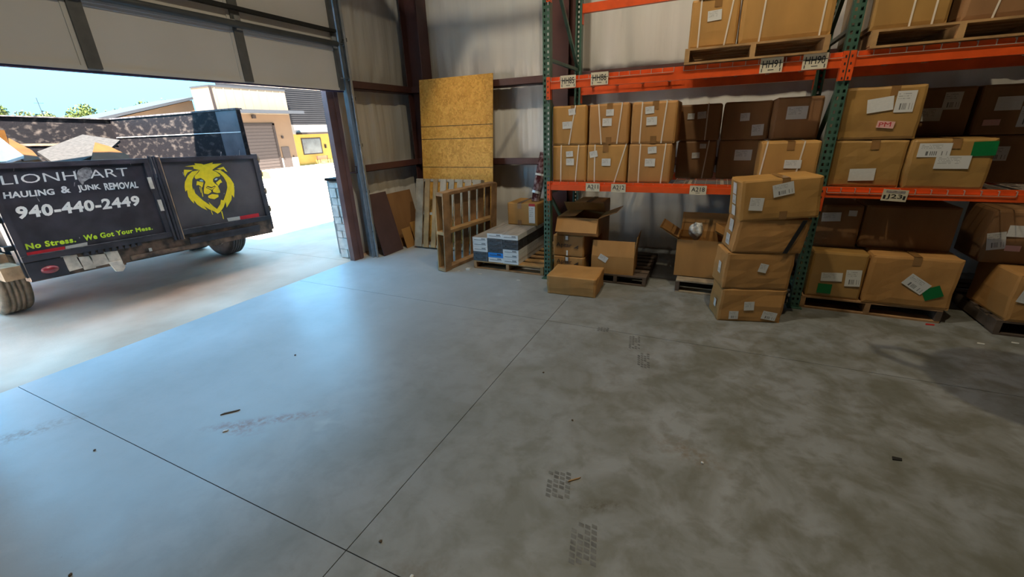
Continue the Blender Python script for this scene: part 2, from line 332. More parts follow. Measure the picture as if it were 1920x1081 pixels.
def front_rect(x, z, w, h, y):   # rectangle on a face that looks to -Y, centred at x, z
    return lambda u, v: (x-w/2+u*w, y, z-h/2+v*h)
# ------------------------------------------------------------------ building shell
XW, YB = -4.6, 6.08         # inner faces of the insulation
fl = struct(MB().box(-4.47, 14, -10, 6.3, -0.30, -0.02).build('floor', 'mortar'))
G = 0.0022
for i, (a, b) in enumerate(((-4.47, -1.23), (-1.23, 14.0))):
    for c, d in ((-10, -4.1), (-4.1, -1.61), (-1.61, 0.84), (0.84, 3.29), (3.29, 6.3)):
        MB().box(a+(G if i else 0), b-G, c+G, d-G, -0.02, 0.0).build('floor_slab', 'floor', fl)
# apron and yard
ap = struct(MB().box(-9.6, -4.47, -14, 40, -0.40, -0.03).build('apron', 'mortar'))
for c, d in ((-14, -8), (-8, -2.2), (-2.2, 4.16), (4.16, 10), (10, 16), (16, 22)):
    for a, b in ((-9.6, -4.476),):
        MB().box(a+G, b-G, c+G, d-G, -0.03, -0.006).build('apron_slab', 'apron', ap)
yd = MB(); yd.face([(-9.6, -60, -0.012), (-9.6, 90, -0.012), (-42, 90, -1.36), (-42, -60, -1.36)]); yd.face([(-42, -60, -1.36), (-42, 90, -1.36), (-140, 90, -1.4), (-140, -60, -1.4)])
struct(yd.build('yard_ground', 'yard', fix=False))

def wrinkled(name, w, h, org, ux, nz, seed, girts, res=0.045, parent=None):
    """vinyl-faced insulation sagging between the girts; ux along the wall, nz into the room"""
    nx = int(w/res); nh = int(h/(res*1.6)); mb = MB(); idx = {}
    for j in range(nh+1):
        for i in range(nx+1):
            a = i/nx*w; z = j/nh*h
            gz = min(abs(z-g) for g in girts); puff = 0.05*(1-math.exp(-gz/0.22))
            fan = a*5.5 + 0.9*math.sin(z*1.3+seed) + 0.25*math.exp(-gz/0.4)*math.sin(a*31+seed)
            f1 = abs(mnoise.noise(Vector((fan, z*0.5, seed))))
            f2 = mnoise.noise(Vector((a*15, z*1.1, seed+4)))
            fold = 0.038*(1-f1)**4*math.exp(-gz/0.6) + 0.013*f2
            seam = 0.012*math.exp(-((a % 1.22-0.61)/0.03)**2)
            d = puff+fold-seam
            p = Vector(org)+Vector(ux)*a+Vector((0, 0, z))+Vector(nz)*d
            mb.v.append(tuple(p))
    for j in range(nh):
        for i in range(nx):
            k = j*(nx+1)+i; mb.f.append((k, k+1, k+nx+2, k+nx+1)); mb.mi.append(0)
    return mb.build(name, 'vinyl', parent, smooth=True, fix=False)
GZ = (0.0, 1.20, 2.26, 3.7, 5.0)
wb = struct(MB().box(-4.75, 14, 6.2, 6.35, 0, 6.6).build('wall_back', 'clad'))
wrinkled('insulation', 9.4, 5.2, (-4.6, YB+0.02, 0), (1, 0, 0), (0, -1, 0), 1.7, GZ, parent=wb)
MB().box(4.8, 14, 6.05, 6.2, 0, 6.6).build('wall_liner', 'shellwall', wb); MB().box(-4.6, 4.8, 6.05, 6.2, 5.2, 6.6).build('wall_liner', 'shellwall', wb)
wl = MB().box(-4.75, XW-0.02, 4.40, 6.35, 0, 6.4).box(-4.75, XW-0.02, -10, 0.5, 0, 6.4).box(-4.75, XW-0.02, 0.5, 4.40, 4.3, 6.4)
wl = struct(wl.build('wall_left', 'clad'))
wrinkled('insulation', 1.70, 5.2, (XW-0.015, 4.40, 0), (0, 1, 0), (1, 0, 0), 5.3, GZ, parent=wl)
MB().box(XW-0.02, XW, -10, 0.5, 0, 6.4).box(XW-0.02, XW, 0.5, 4.4, 4.3, 6.4).build('wall_liner', 'shellwall', wl)
struct(MB().box(14, 14.15, -10, 6.35, 0, 6.6).build('wall_right', 'shellwall'))
struct(MB().box(-4.75, 14.15, -10.15, -10, 0, 6.6).build('wall_front', 'shellwall'))
cl = struct(MB().box(-4.95, 14.15, -10.15, 6.35, 6.4, 6.5).build('ceiling', 'roofsheet'))
def girt_y(z):   # along the back wall, flange to the room
    mb = MB().box(-4.45, 9, 5.80, 6.06, z-0.008, z).box(-4.45, 9, 5.80, 5.808, z-0.008, z+0.085).box(-4.45, 9, 5.808, 5.83, z+0.075, z+0.085)
    return mb.build('girt', 'redsteel', wb)
def girt_x(z):
    mb = MB().box(-4.62, -4.37, 4.42, 6.0, z-0.008, z).box(-4.378, -4.37, 4.42, 6.0, z-0.008, z+0.085).box(-4.40, -4.378, 4.42, 6.0, z+0.075, z+0.085)
    return mb.build('girt', 'redsteel', wl)
for z in (1.17, 2.215, 3.7): girt_y(z); girt_x(z)
def ibeam(x, y, wf, dp, h, name, label, along='y', mat='redsteel'):
    t = 0.012
    if along == 'y': mb = MB().box(-wf/2, wf/2, -dp/2, -dp/2+t, 0, h).box(-wf/2, wf/2, dp/2-t, dp/2, 0, h).box(-t/2, t/2, -dp/2+t, dp/2-t, 0, h)
    else: mb = MB().box(-dp/2, -dp/2+t, -wf/2, wf/2, 0, h).box(dp/2-t, dp/2, -wf/2, wf/2, 0, h).box(-dp/2+t, dp/2-t, -t/2, t/2, 0, h)
    mb.box(-wf/2-0.03, wf/2+0.03, -dp/2-0.03, dp/2+0.03, 0, 0.015)
    return struct(mb.build(name, mat, None, (x, y, 0)), label)
ibeam(-4.26, 5.88, 0.24, 0.30, 6.4, 'trim_1', 'dark red steel corner column', 'x')
ibeam(-1.93, 5.80, 0.22, 0.34, 6.4, 'trim_2', 'dark red steel column behind the rack')
# door jamb and stone wainscot outside
struct(MB().box(-4.5, -4.42, 4.165, 4.175, 0, 4.3).box(-4.43, -4.42, 4.175, 4.33, 0, 4.3).box(-4.52, -4.42, 4.33, 4.345, 0, 4.3).box(-4.425, -4.405, 4.27, 4.31, 0.0, 4.3).build('trim_3', 'jamb'), 'red brown steel door jamb channel')
struct(MB().box(-4.5, -4.40, 0.49, 0.55, 0, 4.3).build('trim_4', 'jamb'))
struct(MB().box(-4.72, -4.40, 0.5, 4.2, 4.2, 4.32).build('trim_5', 'jamb'))
ws = struct(MB().box(-4.95, -4.752, 4.40, 10, 0, 1.08).box(-4.75, -4.52, 4.262, 4.398, 0, 1.08).build('wall_wainscot', 'mortar'), 'pale stone wainscot outside the door jamb')
zz = 0.0
while zz < 1.04:
    hh = random.choice((0.10, 0.13, 0.16)); hh = min(hh, 1.06-zz); xx = -4.75
    for k in range(2):
        wd = random.uniform(0.09, 0.14) if k == 0 else (-4.52-xx); pr = random.uniform(0.004, 0.03)
        MB().box(xx+0.004, xx+wd-0.004, 4.262-pr, 4.27, zz+0.005, zz+hh-0.005).build('stone', 'stone', ws); xx += wd
    zz += hh
MB().box(-4.77, -4.50, 4.21, 4.40, 1.08, 1.115).build('stone_cap', 'rolldark', ws)
# ------------------------------------------------------------------ overhead door (partly raised)
dr = struct(link('door_1', None, None, (-4.33, 0, 0)), 'white sectional overhead door, partly raised')
for k, z0 in enumerate((2.165, 2.665, 3.185, 3.703)):
    h = 0.495 if k == 0 else 0.515
    p = MB().box(-0.04, 0.0, 0.40, 4.37, z0, z0+h).build('door_section', 'doorpanel', dr)
    MB().box(0.0, 0.012, 0.40, 4.37, z0, z0+0.03).build('edge_rail', 'doorpanel', p); MB().box(0.0, 0.012, 0.40, 4.37, z0+h-0.035, z0+h).build('edge_rail', 'doorpanel', p)
    for y in (0.66, 1.90, 3.12):
        MB().box(0.0, 0.028, y-0.045, y+0.045, z0+0.012, z0+h).build('stile', 'galvdark', p)
        MB().box(0.0, 0.010, y-0.075, y-0.045, z0+0.02, z0+h).build('stile_lip', 'doorpanel', p)
    MB().box(0.0, 0.028, 4.30, 4.37, z0+0.005, z0+h).build('end_stile', 'galvdark', p)
MB().box(-0.045, 0.005, 0.40, 4.37, 2.150, 2.166).build('bottom_seal', 'seal', dr)
MB().tube([(0.055, 0.40, 2.665), (0.055, 4.33, 2.665)], 0.030, 10).build('strut', 'strut', dr, smooth=True)
MB().box(0.0, 0.05, 0.40, 4.33, 2.69, 2.70).box(0.0, 0.008, 0.40, 4.33, 2.60, 2.70).build('strut_flange', 'doorpanel', dr)
MB().box(0.012, 0.075, 0.40, 4.33, 2.785, 2.815).build('strut', 'black', dr)
for y in (1.90, 3.12, 4.30):
    MB().box(0.028, 0.05, y-0.03, y+0.03, 2.62, 2.74).tube([(0.05, y-0.035, 2.68), (0.05, y+0.035, 2.68)], 0.012, 8).build('hinge', 'galv', dr)
for z in (2.3, 2.68, 3.2):
    MB().tube([(0.06, 4.30, z), (0.06, 4.42, z)], 0.006, 6).lathe([(0.024, 4.40), (0.024, 4.42)], 'y', 12, (0.06, 0, z)).build('roller', 'galv', dr)
for k in range(3):
    q = MB().box(0.35+k*0.53, 0.35+k*0.53+0.515, 0.40, 4.37, 4.45, 4.49).build('door_section', 'doorpanel', dr)
MB().box(-0.04, 0.0, 0.40, 4.37, 4.22, 4.30).box(0.0, 0.34, 0.40, 4.37, 4.40, 4.44).build('door_section', 'doorpanel', dr)
MB().box(0.1, 2.6, 4.37, 4.43, 4.43, 4.50).build('ceiling_track', 'galv', dr); MB().box(0.1, 2.6, 0.34, 0.40, 4.43, 4.50).build('ceiling_track', 'galv', dr)
tr = thing('door_track', 'galvanised steel roller track beside the door jamb', 'door track', (-4.28, 4.40, 0))
tm = MB().box(0, 0.003, -0.03, 0.03, 0, 4.2).box(0, 0.06, 0.027, 0.03, 0, 4.2).box(0.057, 0.06, -0.005, 0.03, 0, 4.2).build('track_channel', 'galv', tr)
MB().box(-0.12, 0.0, 0.03, 0.034, 0, 4.2).box(-0.004, 0.0, 0.034, 0.075, 0.0, 4.2).build('track_angle', 'galv', tr)
for z in (0.35, 0.9, 1.5, 2.05, 2.7):
    MB().box(-0.03, 0.06, 0.034, 0.045, z, z+0.04).tube([(0.02, 0.02, z+0.02), (0.02, 0.06, z+0.02)], 0.009, 8).build('track_bolt', 'galvdark', tr)
# ------------------------------------------------------------------ cartons
_labelmesh = {}
def label_mesh(m):
    if m not in _labelmesh: _labelmesh[m] = MB().box(-0.5, 0.5, -0.0012, 0, -0.5, 0.5).mesh('shipping_label', m)
    return _labelmesh[m]
def carton_mesh(w, d, h, mat, seed, bulge=0.006, n=7, dents=0.003, lean=(0, 0)):
    mb = MB(); idx = {}
    def P(a, b, c):   # -1..1 cube -> carton point
        key = (round(a, 4), round(b, 4), round(c, 4))
        if key not in idx:
            q = Vector((a*w/2, b*d/2, (c+1)/2*h)); e = 0.006
            k = [abs(a) > 0.999, abs(b) > 0.999, abs(c) > 0.999]
            if sum(k) >= 2:
                if k[0]: q.x -= math.copysign(e, a)
                if k[1]: q.y -= math.copysign(e, b)
                if k[2] and c > 0: q.z -= e*0.7
            else:
                if k[0]: q.x += math.copysign(bulge*(1-b*b)*(1-c*c), a)
                if k[1]: q.y += math.copysign(bulge*(1-a*a)*(1-c*c), b)
            nv = mnoise.noise_vector(Vector((a*1.6+seed*3.1, b*1.6, c*1.6+seed)))*dents
            if c < -0.999: nv.z = 0
            q += nv; q.x += lean[0]*(c+1)/2; q.y += lean[1]*(c+1)/2
            idx[key] = len(mb.v); mb.v.append(tuple(q))
        return idx[key]
    s = [-1+2*i/n for i in range(n+1)]; s[0], s[-1] = -1, 1
    s = [-1, -1+0.10] + s[1:-1] + [1-0.10, 1]
    m = len(s)-1
    for i in range(m):
        for j in range(m):
            a, a2, b, b2 = s[i], s[i+1], s[j], s[j+1]
            for q in (((a, -1, b), (a2, -1, b), (a2, -1, b2), (a, -1, b2)), ((a2, 1, b), (a, 1, b), (a, 1, b2), (a2, 1, b2)),
                      ((-1, a2, b), (-1, a, b), (-1, a, b2), (-1, a2, b2)), ((1, a, b), (1, a2, b), (1, a2, b2), (1, a, b2)),
                      ((a, b, 1), (a2, b, 1), (a2, b2, 1), (a, b2, 1)), ((a, b2, -1), (a2, b2, -1), (a2, b, -1), (a, b, -1))):
                mb.f.append(tuple(P(*t) for t in q)); mb.mi.append(0)
    return mb.mesh('carton', mat, smooth=False)
_seed = [0]
def carton(label, x0, x1, y0, y1, z0, z1, mat='card', rz=0.0, labels=(), straps=(), tape=None, side=(), cat='cardboard box', group=None, bulge=0.006, tapelow=False, lean=(0, 0), tilt=0.0, dents=0.003, name='cardboard_box'):
    """front looks to -Y. labels: (u, v, w, h, material, rot) with u, v in 0..1 of the front face; straps: (u_top, u_bottom); tape: u"""
    w, d, h = x1-x0, y1-y0, z1-z0; _seed[0] += 1; sd_ = _seed[0]
    o = link(name, carton_mesh(w, d, h, mat, sd_, bulge, 6, dents, lean), None, ((x0+x1)/2, (y0+y1)/2, z0), (0, tilt, rz)); tag(o, label, cat, group)
    def fy(u, v): return -d/2-bulge*(1-(2*u-1)**2)*(1-(2*v-1)**2)-0.0045+lean[1]*v
    def fx(u, v): return (u-0.5)*w+lean[0]*v
    for k, (u, v, lw, lh, m, rot) in enumerate(labels):
        link('shipping_label', label_mesh(m), o, (fx(u, v), fy(u, v)-0.0005*k, v*h), (0, -math.radians(rot), 0), (lw, 1, lh))
    for (v, dep, lw, lh, m) in side:   # on the face that looks to -X
        link('shipping_label', label_mesh(m), o, (-w/2-bulge-0.004+lean[0]*v, (dep-0.5)*d, v*h), (0, 0, -PI/2), (lw, 1, lh))
    for (ut, ub) in straps:
        mb = MB(); n = 8; sw = 0.006
        for i in range(n):
            v0, v1 = i/n, (i+1)/n; a = ub+(ut-ub)*v0; b = ub+(ut-ub)*v1
            mb.face([(fx(a, v0)-sw, fy(a, v0), v0*h), (fx(a, v0)+sw, fy(a, v0), v0*h), (fx(b, v1)+sw, fy(b, v1), v1*h), (fx(b, v1)-sw, fy(b, v1), v1*h)])
        x = (ut-0.5)*w+lean[0]; yl = lean[1]
        mb.face([(x-sw, -d/2+yl, h+0.004), (x+sw, -d/2+yl, h+0.004), (x+sw, d/2+yl, h+0.004), (x-sw, d/2+yl, h+0.004)])
        mb.build('strap', 'strap', o, fix=False)
    if tape is not None:
        u = tape; tw = 0.028; mb = MB(); x = (u-0.5)*w+lean[0]; yl = lean[1]
        v0 = 1-0.055/h*1.3
        mb.face([(x-tw, fy(u, v0)+0.0015, v0*h), (x+tw, fy(u, v0)+0.0015, v0*h), (x+tw, fy(u, 1)+0.0005, h), (x-tw, fy(u, 1)+0.0005, h)])
        mb.face([(x-tw, -d/2+yl, h+0.003), (x+tw, -d/2+yl, h+0.003), (x+tw, d/2+yl, h+0.003), (x-tw, d/2+yl, h+0.003)])
        mb.build('packing_tape', 'tape', o, fix=False); mb = MB()
        if tapelow:
            v1 = 0.055/h*1.2; xb = (u-0.5)*w
            mb.face([(xb-tw, fy(u, 0)+0.0012, 0), (xb+tw, fy(u, 0)+0.0012, 0), (xb+tw, fy(u, v1)+0.0015, v1*h), (xb-tw, fy(u, v1)+0.0015, v1*h)])
            mb.build('packing_tape', 'tape', o, fix=False)
    return o
# ------------------------------------------------------------------ pallets
def pallet(name, label, w, d, M4, mat='pallet', mats=None, ntop=7, nbot=3, h=0.12, group=None, bw=0.09, endw=0.13, seed=0):
    """origin at the base centre; deck boards run along x, three stringers along y"""
    rnd = random.Random(seed); r = thing(name, label, 'pallet', group=group); r.matrix_world = M4
    t = 0.016; hs = h-2*t; mats = mats or [mat]
    for x in (-w/2+0.02, 0, w/2-0.02): MB().box(x-0.019, x+0.019, -d/2, d/2, t, t+hs).build('stringer', rnd.choice(mats), r)
    def row(n, z0, nm):
        for i in range(n):
            f = i/(n-1) if n > 1 else 0.5; ww = endw if i in (0, n-1) else bw*rnd.uniform(0.85, 1.15)
            y = -d/2+endw/2+f*(d-endw)
            MB().box(-w/2+rnd.uniform(0, 0.006), w/2-rnd.uniform(0, 0.006), y-ww/2, y+ww/2, z0+0.0004, z0+t-0.0004).build(nm, rnd.choice(mats), r, rot=(0, 0, rnd.uniform(-0.006, 0.006)))
    row(ntop, h-t, 'deck_board'); row(nbot, 0, 'bottom_board')
    return r
def at(x, y, z, rz=0.0): return Matrix.Translation((x, y, z)) @ Matrix.Rotation(rz, 4, 'Z')
# ------------------------------------------------------------------ pallet rack
UX = (-1.635, 0.815, 3.265); YF, YR = 4.37, 5.50; ZTOP = 4.2
DECK1, DECK2, DECK3 = 1.105, 2.115, 2.96
rack = thing('pallet_rack', 'tall pallet rack with green uprights and orange beams along the back wall', 'rack', (0, 0, 0))
def post(x, y, front=True):
    wd, dp, g = 0.076, 0.07, 0.002; mb = MB(); sgn = 1 if front else -1
    cols = [-wd/2, -0.026, -0.010, 0.010, 0.026, wd/2]; pitch = 0.05; z = 0.0
    while z < (3.3 if front else 3.0):
        for c in range(5):
            a, b = cols[c], cols[c+1]
            if c in (1, 3): mb.face([(a, 0, z), (b, 0, z), (b, 0, z+pitch-0.024), (a, 0, z+pitch-0.024)])
            else: mb.face([(a, 0, z), (b, 0, z), (b, 0, z+pitch), (a, 0, z+pitch)])
        z += pitch
    zt = z
    mb.face([(-wd/2, 0, zt), (wd/2, 0, zt), (wd/2, 0, ZTOP), (-wd/2, 0, ZTOP)])
    for s in (-1, 1):
        mb.face([(s*wd/2, 0, 0), (s*wd/2, dp*sgn, 0), (s*wd/2, dp*sgn, ZTOP), (s*wd/2, 0, ZTOP)])
        mb.face([(s*wd/2, dp*sgn, 0), (s*(wd/2-0.02), dp*sgn, 0), (s*(wd/2-0.02), dp*sgn, ZTOP), (s*wd/2, dp*sgn, ZTOP)])
    p = mb.build('upright_post', 'green', rack, (x, y, 0), fix=False)
    MB().box(-0.06, 0.06, -0.03, 0.11, 0, 0.008).build('foot_plate', 'green', p) if front else MB().box(-0.06, 0.06, -0.11, 0.03, 0, 0.008).build('foot_plate', 'green', p)
for x in UX:
    post(x, YF); post(x, YR, False)
    for za, zb in ((0.15, 0.15), (0.98, 0.15), (0.98, 0.98), (1.95, 0.98), (2.28, 2.28), (3.2, 2.28), (3.2, 3.2)):
        MB().bar((x, YF+0.06, za), (x, YR-0.06, zb), 0.032, 0.03).build('brace', 'green', rack)
def beam(x0, x1, y, z0, z1, front=True):
    s = 1 if front else -1; ya, yb = (y-0.004, y+0.045) if front else (y-0.045, y+0.004)
    b = MB().box(x0+0.04, x1-0.04, ya, yb, z0, z1-0.03).box(x0+0.04, x1-0.04, ya+(0.016 if front else 0), yb-(0 if front else 0.016), z1-0.03, z1).build('beam', 'orange', rack)
    for xe in (x0, x1):
        k = 1 if xe == x0 else -1
        mb = MB().box(xe+k*0.036, xe+k*0.042, ya-0.006, yb, z1-0.20, z1+0.005).box(min(xe+k*0.004, xe+k*0.042), max(xe+k*0.004, xe+k*0.042), y-0.012 if front else y+0.006, y-0.006 if front else y+0.012, z1-0.20, z1+0.005)
        c = mb.build('connector', 'orange', b)
        for q in (0.03, 0.08, 0.13, 0.18):
            MB().box(xe+k*0.014, xe+k*0.024, y-0.0135 if front else y+0.0115, y-0.0115 if front else y+0.0135, z1-q-0.012, z1-q+0.006).build('slot', 'ink', b)
    return b
def deck(x0, x1, z, lip):
    mb = MB(); r = 0.0024
    n = int((x1-x0-0.1)/0.1)
    for half in (0, 1):
        a = x0+0.05+half*(x1-x0)/2; b = a+(x1-x0)/2-0.08; n = 12
        for i in range(n+1):
            x = a+(b-a)*i/n
            mb.box(x-r, x+r, YF-0.006, YR, z-0.010, z-0.005)
            if lip: mb.box(x-r, x+r, YF-0.0115, YF-0.006, z-0.042, z-0.005)
        y = YF+0.03
        while y < YR: mb.box(a, b, y-r, y+r, z-0.005, z-0.0005); y += 0.1
        if lip: mb.box(a, b, YF-0.0135, YF-0.0095, z-0.044, z-0.040)
        for q in range(4): mb.box(a+(b-a)*(q+0.5)/4-0.015, a+(b-a)*(q+0.5)/4+0.015, YF+0.05, YR-0.05, z-0.035, z-0.011)
    o = mb.build('wire_deck', 'wire', rack); o['kind'] = 'stuff'
for k in range(2):
    xa, xb = UX[k], UX[k+1]
    for (z0, z1) in ((1.02, 1.105), (2.005, 2.112), (2.86, 2.95)):
        beam(xa, xb, YF, z0, z1); beam(xa, xb, YR, z0, z1, False)
    deck(xa, xb, DECK1, k == 1); deck(xa, xb, DECK2, True)
def location_tag(s, x, z, w, h, struck=False, tilt=0.0):
    y = YF-0.0155
    t = link('location_tag', MB().box(-w/2, w/2, -0.001, 0.001, -h/2, h/2).mesh('location_tag', 'tagplate'), rack, (x, y, z), (0, tilt, 0))
    lettering(s, front_rect(0, h*0.08, w*0.8, h*0.50, -0.0016), 'ink', t, 0.012)
    mb = MB().box(-w*0.13, w*0.13, -0.0016, -0.0012, -h*0.33, -h*0.28)
    if struck: mb.box(-w*0.48, w*0.48, -0.0022, -0.0016, h*0.10, h*0.145).box(-w*0.42, -w*0.38, -0.0022, -0.0012, -h*0.42, -h*0.2).box(w*0.38, w*0.42, -0.0022, -0.0012, -h*0.42, -h*0.2)
    mb.build('small_print', 'ink', t)
for s, x, z in (('A211', -1.128, 1.060), ('A212', -0.866, 1.058), ('A218', -0.128, 1.056), ('A219', 0.225, 1.055)): location_tag(s, x, z, 0.145, 0.082)
for s, x, z, w_ in (('HH85', -1.406, 2.062, 0.155), ('HH86', -1.098, 2.066, 0.165), ('HH91', 0.305, 2.060, 0.16), ('HH90', 0.60, 2.062, 0.165)): location_tag(s, x, z, w_, 0.11, True)
jt = link('location_tag', MB().box(-0.08, 0.08, -0.001, 0.001, -0.045, 0.045).mesh('location_tag', 'tagplate'), rack, (1.315, YF-0.0155, 1.052), (0, 0.05, 0))
lettering('J23', front_rect(0.0, -0.012, 0.10, 0.042, -0.0016), 'ink', jt, 0.012)
MB().box(-0.07, -0.055, -0.0018, -0.0012, -0.03, 0.0).build('small_print', 'ink', jt); MB().box(0.055, 0.07, -0.0018, -0.0012, -0.03, 0.0).build('small_print', 'ink', jt); MB().box(-0.06, 0.06, -0.0018, -0.0012, 0.018, 0.036).build('torn_strip', 'scrape', jt)
# ------------------------------------------------------------------ cartons on the lower shelf
Z1 = DECK1+0.001; ZM = 1.474; D = 0.42
gA = 'strapped cartons on the low shelf'
A_, B_ = 'addr', 'bar'
carton('strapped carton at the left end of the low shelf, bottom row, two straight straps', -1.590, -1.222, YF+0.05, YF+0.05+D, Z1, ZM, 'card2', labels=((0.52, 0.76, 0.075, 0.055, A_, 4), (0.54, 0.55, 0.085, 0.068, A_, 0)), straps=((0.27, 0.26), (0.78, 0.70)), group=gA)
carton('strapped carton second in the bottom row, one strap slanting, above tags A211 and A212', -1.214, -0.812, YF+0.05, YF+0.05+D, Z1, ZM, 'card2', labels=((0.17, 0.75, 0.08, 0.06, A_, 10), (0.50, 0.54, 0.09, 0.07, A_, 0)), straps=((0.20, 0.21), (0.97, 0.72)), tape=0.47, group=gA)
carton('strapped carton third in the bottom row, labels one above the other', -0.796, -0.395, YF+0.05, YF+0.05+D, Z1, ZM, 'card', labels=((0.55, 0.84, 0.08, 0.06, A_, 5), (0.52, 0.53, 0.095, 0.072, A_, 0)), straps=((0.27, 0.27), (0.85, 0.80)), group=gA)
carton('carton in the top row nearest the green upright, with a single slanting strap', -1.590, -1.228, YF+0.05, YF+0.05+D, ZM+0.002, 1.850, 'card2', labels=((0.58, 0.84, 0.07, 0.058, A_, 6), (0.45, 0.51, 0.10, 0.066, A_, 2)), straps=((0.68, 0.50),), tape=0.62, group=gA)
carton('carton second in the top row, with two straps converging downward', -1.205, -0.812, YF+0.05, YF+0.05+D, ZM+0.002, 1.848, 'card', labels=((0.53, 0.78, 0.075, 0.058, A_, 0), (0.47, 0.55, 0.09, 0.07, A_, 0)), straps=((0.24, 0.34), (0.82, 0.73)), tape=0.52, tapelow=True, group=gA)
carton('carton third in the top row, beside the shaded boxes, with two parallel straps', -0.790, -0.378, YF+0.05, YF+0.05+D, ZM+0.002, 1.845, 'card', labels=((0.40, 0.80, 0.08, 0.062, A_, 4), (0.46, 0.54, 0.095, 0.072, A_, 2)), straps=((0.23, 0.22), (0.76, 0.70)), tape=0.52, tapelow=True, group=gA)
gB = 'shaded cartons set back on the low shelf'
YD = 4.88
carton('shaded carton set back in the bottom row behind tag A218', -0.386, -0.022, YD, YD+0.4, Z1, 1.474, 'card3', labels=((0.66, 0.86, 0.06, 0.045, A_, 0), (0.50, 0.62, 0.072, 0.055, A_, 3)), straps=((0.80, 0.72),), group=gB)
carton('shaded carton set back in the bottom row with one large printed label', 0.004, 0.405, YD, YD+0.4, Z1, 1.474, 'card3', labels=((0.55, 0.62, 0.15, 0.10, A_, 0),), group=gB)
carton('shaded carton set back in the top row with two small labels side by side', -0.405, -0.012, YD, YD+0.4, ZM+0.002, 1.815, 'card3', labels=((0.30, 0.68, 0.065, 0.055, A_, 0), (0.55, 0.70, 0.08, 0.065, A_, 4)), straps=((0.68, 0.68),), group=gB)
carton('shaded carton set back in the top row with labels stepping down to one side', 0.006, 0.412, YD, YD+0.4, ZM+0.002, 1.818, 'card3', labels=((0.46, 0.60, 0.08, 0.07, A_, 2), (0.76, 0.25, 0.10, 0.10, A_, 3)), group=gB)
carton('shaded brown carton on top of the strapped tan one beside the middle upright', 0.418, 0.772, 4.68, 5.08, ZM+0.002, 1.828, 'card3', labels=((0.47, 0.63, 0.155, 0.105, A_, 0),), group=gB)
carton('tan strapped carton behind the top of the leaning box tower', 0.338, 0.776, YF+0.06, YF+0.06+D, Z1, 1.472, 'card2', labels=((0.58, 0.49, 0.125, 0.07, A_, 0),), straps=((0.10, 0.03), (0.72, 0.64)), tape=0.5, group=gA)
# ------------------------------------------------------------------ right bay
gC = 'film wrapped cartons on the low shelf of the far bay'
carton('film wrapped carton beside the middle upright, bottom, with one blank label', 0.868, 1.338, YF+0.05, YF+0.5, Z1, 1.470, 'wrap', labels=((0.46, 0.27, 0.17, 0.095, 'paper', 2),), tape=0.55, group=gC, dents=0.007)
oT = carton('film wrapped carton on top beside the middle upright, with white and pink labels', 0.868, 1.362, YF+0.05, YF+0.5, ZM+0.002, 1.858, 'wrap', labels=((0.45, 0.66, 0.16, 0.10, 'paper', 8), (0.75, 0.70, 0.115, 0.15, B_, 0), (0.58, 0.28, 0.11, 0.05, 'pinklabel', -6)), side=((0.7, 0.3, 0.1, 0.09, 'paper'),), tape=0.6, group=gC, dents=0.007)
lettering('PM', front_rect(0.035, 0.108, 0.075, 0.032, -0.225-0.012), 'tapered', oT, 0.0)
carton('film wrapped carton with a green label next to white barcode labels', 1.346, 1.834, YF+0.02, YF+0.48, Z1, 1.472, 'wrap', labels=((0.28, 0.78, 0.19, 0.10, B_, 0), (0.53, 0.54, 0.20, 0.095, A_, 0), (0.85, 0.80, 0.135, 0.10, 'greenlabel', 2)), tape=0.52, group=gC, dents=0.007)
gD = 'shaded cartons set back in the far bay'
YD2 = 4.86
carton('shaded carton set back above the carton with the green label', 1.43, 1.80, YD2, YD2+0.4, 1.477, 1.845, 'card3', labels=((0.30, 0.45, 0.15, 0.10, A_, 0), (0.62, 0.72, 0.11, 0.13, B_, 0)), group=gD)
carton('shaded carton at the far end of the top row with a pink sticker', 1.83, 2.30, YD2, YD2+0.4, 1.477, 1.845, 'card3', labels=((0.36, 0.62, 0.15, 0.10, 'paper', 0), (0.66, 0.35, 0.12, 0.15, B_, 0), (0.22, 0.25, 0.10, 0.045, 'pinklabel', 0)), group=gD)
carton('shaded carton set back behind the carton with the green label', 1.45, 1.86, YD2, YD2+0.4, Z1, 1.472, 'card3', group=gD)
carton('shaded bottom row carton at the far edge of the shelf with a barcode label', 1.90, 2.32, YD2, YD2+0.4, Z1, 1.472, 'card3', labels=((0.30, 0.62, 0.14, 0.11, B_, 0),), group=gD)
# upper shelf
Z2 = DECK2+0.001
PP = Z2+0.12
pallet('pallet', 'wooden pallet on the upper shelf under two strapped boxes', 1.03, 1.15, at(0.155, 4.33+0.575, Z2), 'pallet', seed=1)
carton('strapped box with an address label on the upper shelf pallet', -0.345, 0.022, 4.40, 4.82, PP+0.001, 2.60, 'card2', labels=((0.50, 0.64, 0.105, 0.075, A_, 3),), straps=((0.20, 0.21), (0.86, 0.76)), tape=0.55, group='boxes on the upper shelf')
carton('wide tall strapped box on the upper shelf pallet', 0.036, 0.668, 4.36, 4.95, PP+0.001, 2.84, 'card2', straps=((0.27, 0.24), (0.90, 0.88)), tape=0.5, group='boxes on the upper shelf')
carton('box at the top edge of the picture on the labelled upper shelf box', -0.30, 0.02, 4.38, 4.8, 2.602, 2.84, 'card3', group='boxes on the upper shelf', tape=0.5)
pallet('pallet', 'wooden pallet on the upper shelf just past the middle upright', 1.0, 1.15, at(1.42, 4.34+0.575, Z2), 'pallet', seed=2)
carton('box with two straps on the upper shelf past the middle upright', 0.90, 1.345, 4.38, 5.44, PP+0.001, 2.84, 'wrap', straps=((0.52, 0.52), (0.80, 0.80)), tape=0.65, group='boxes on the upper shelf')
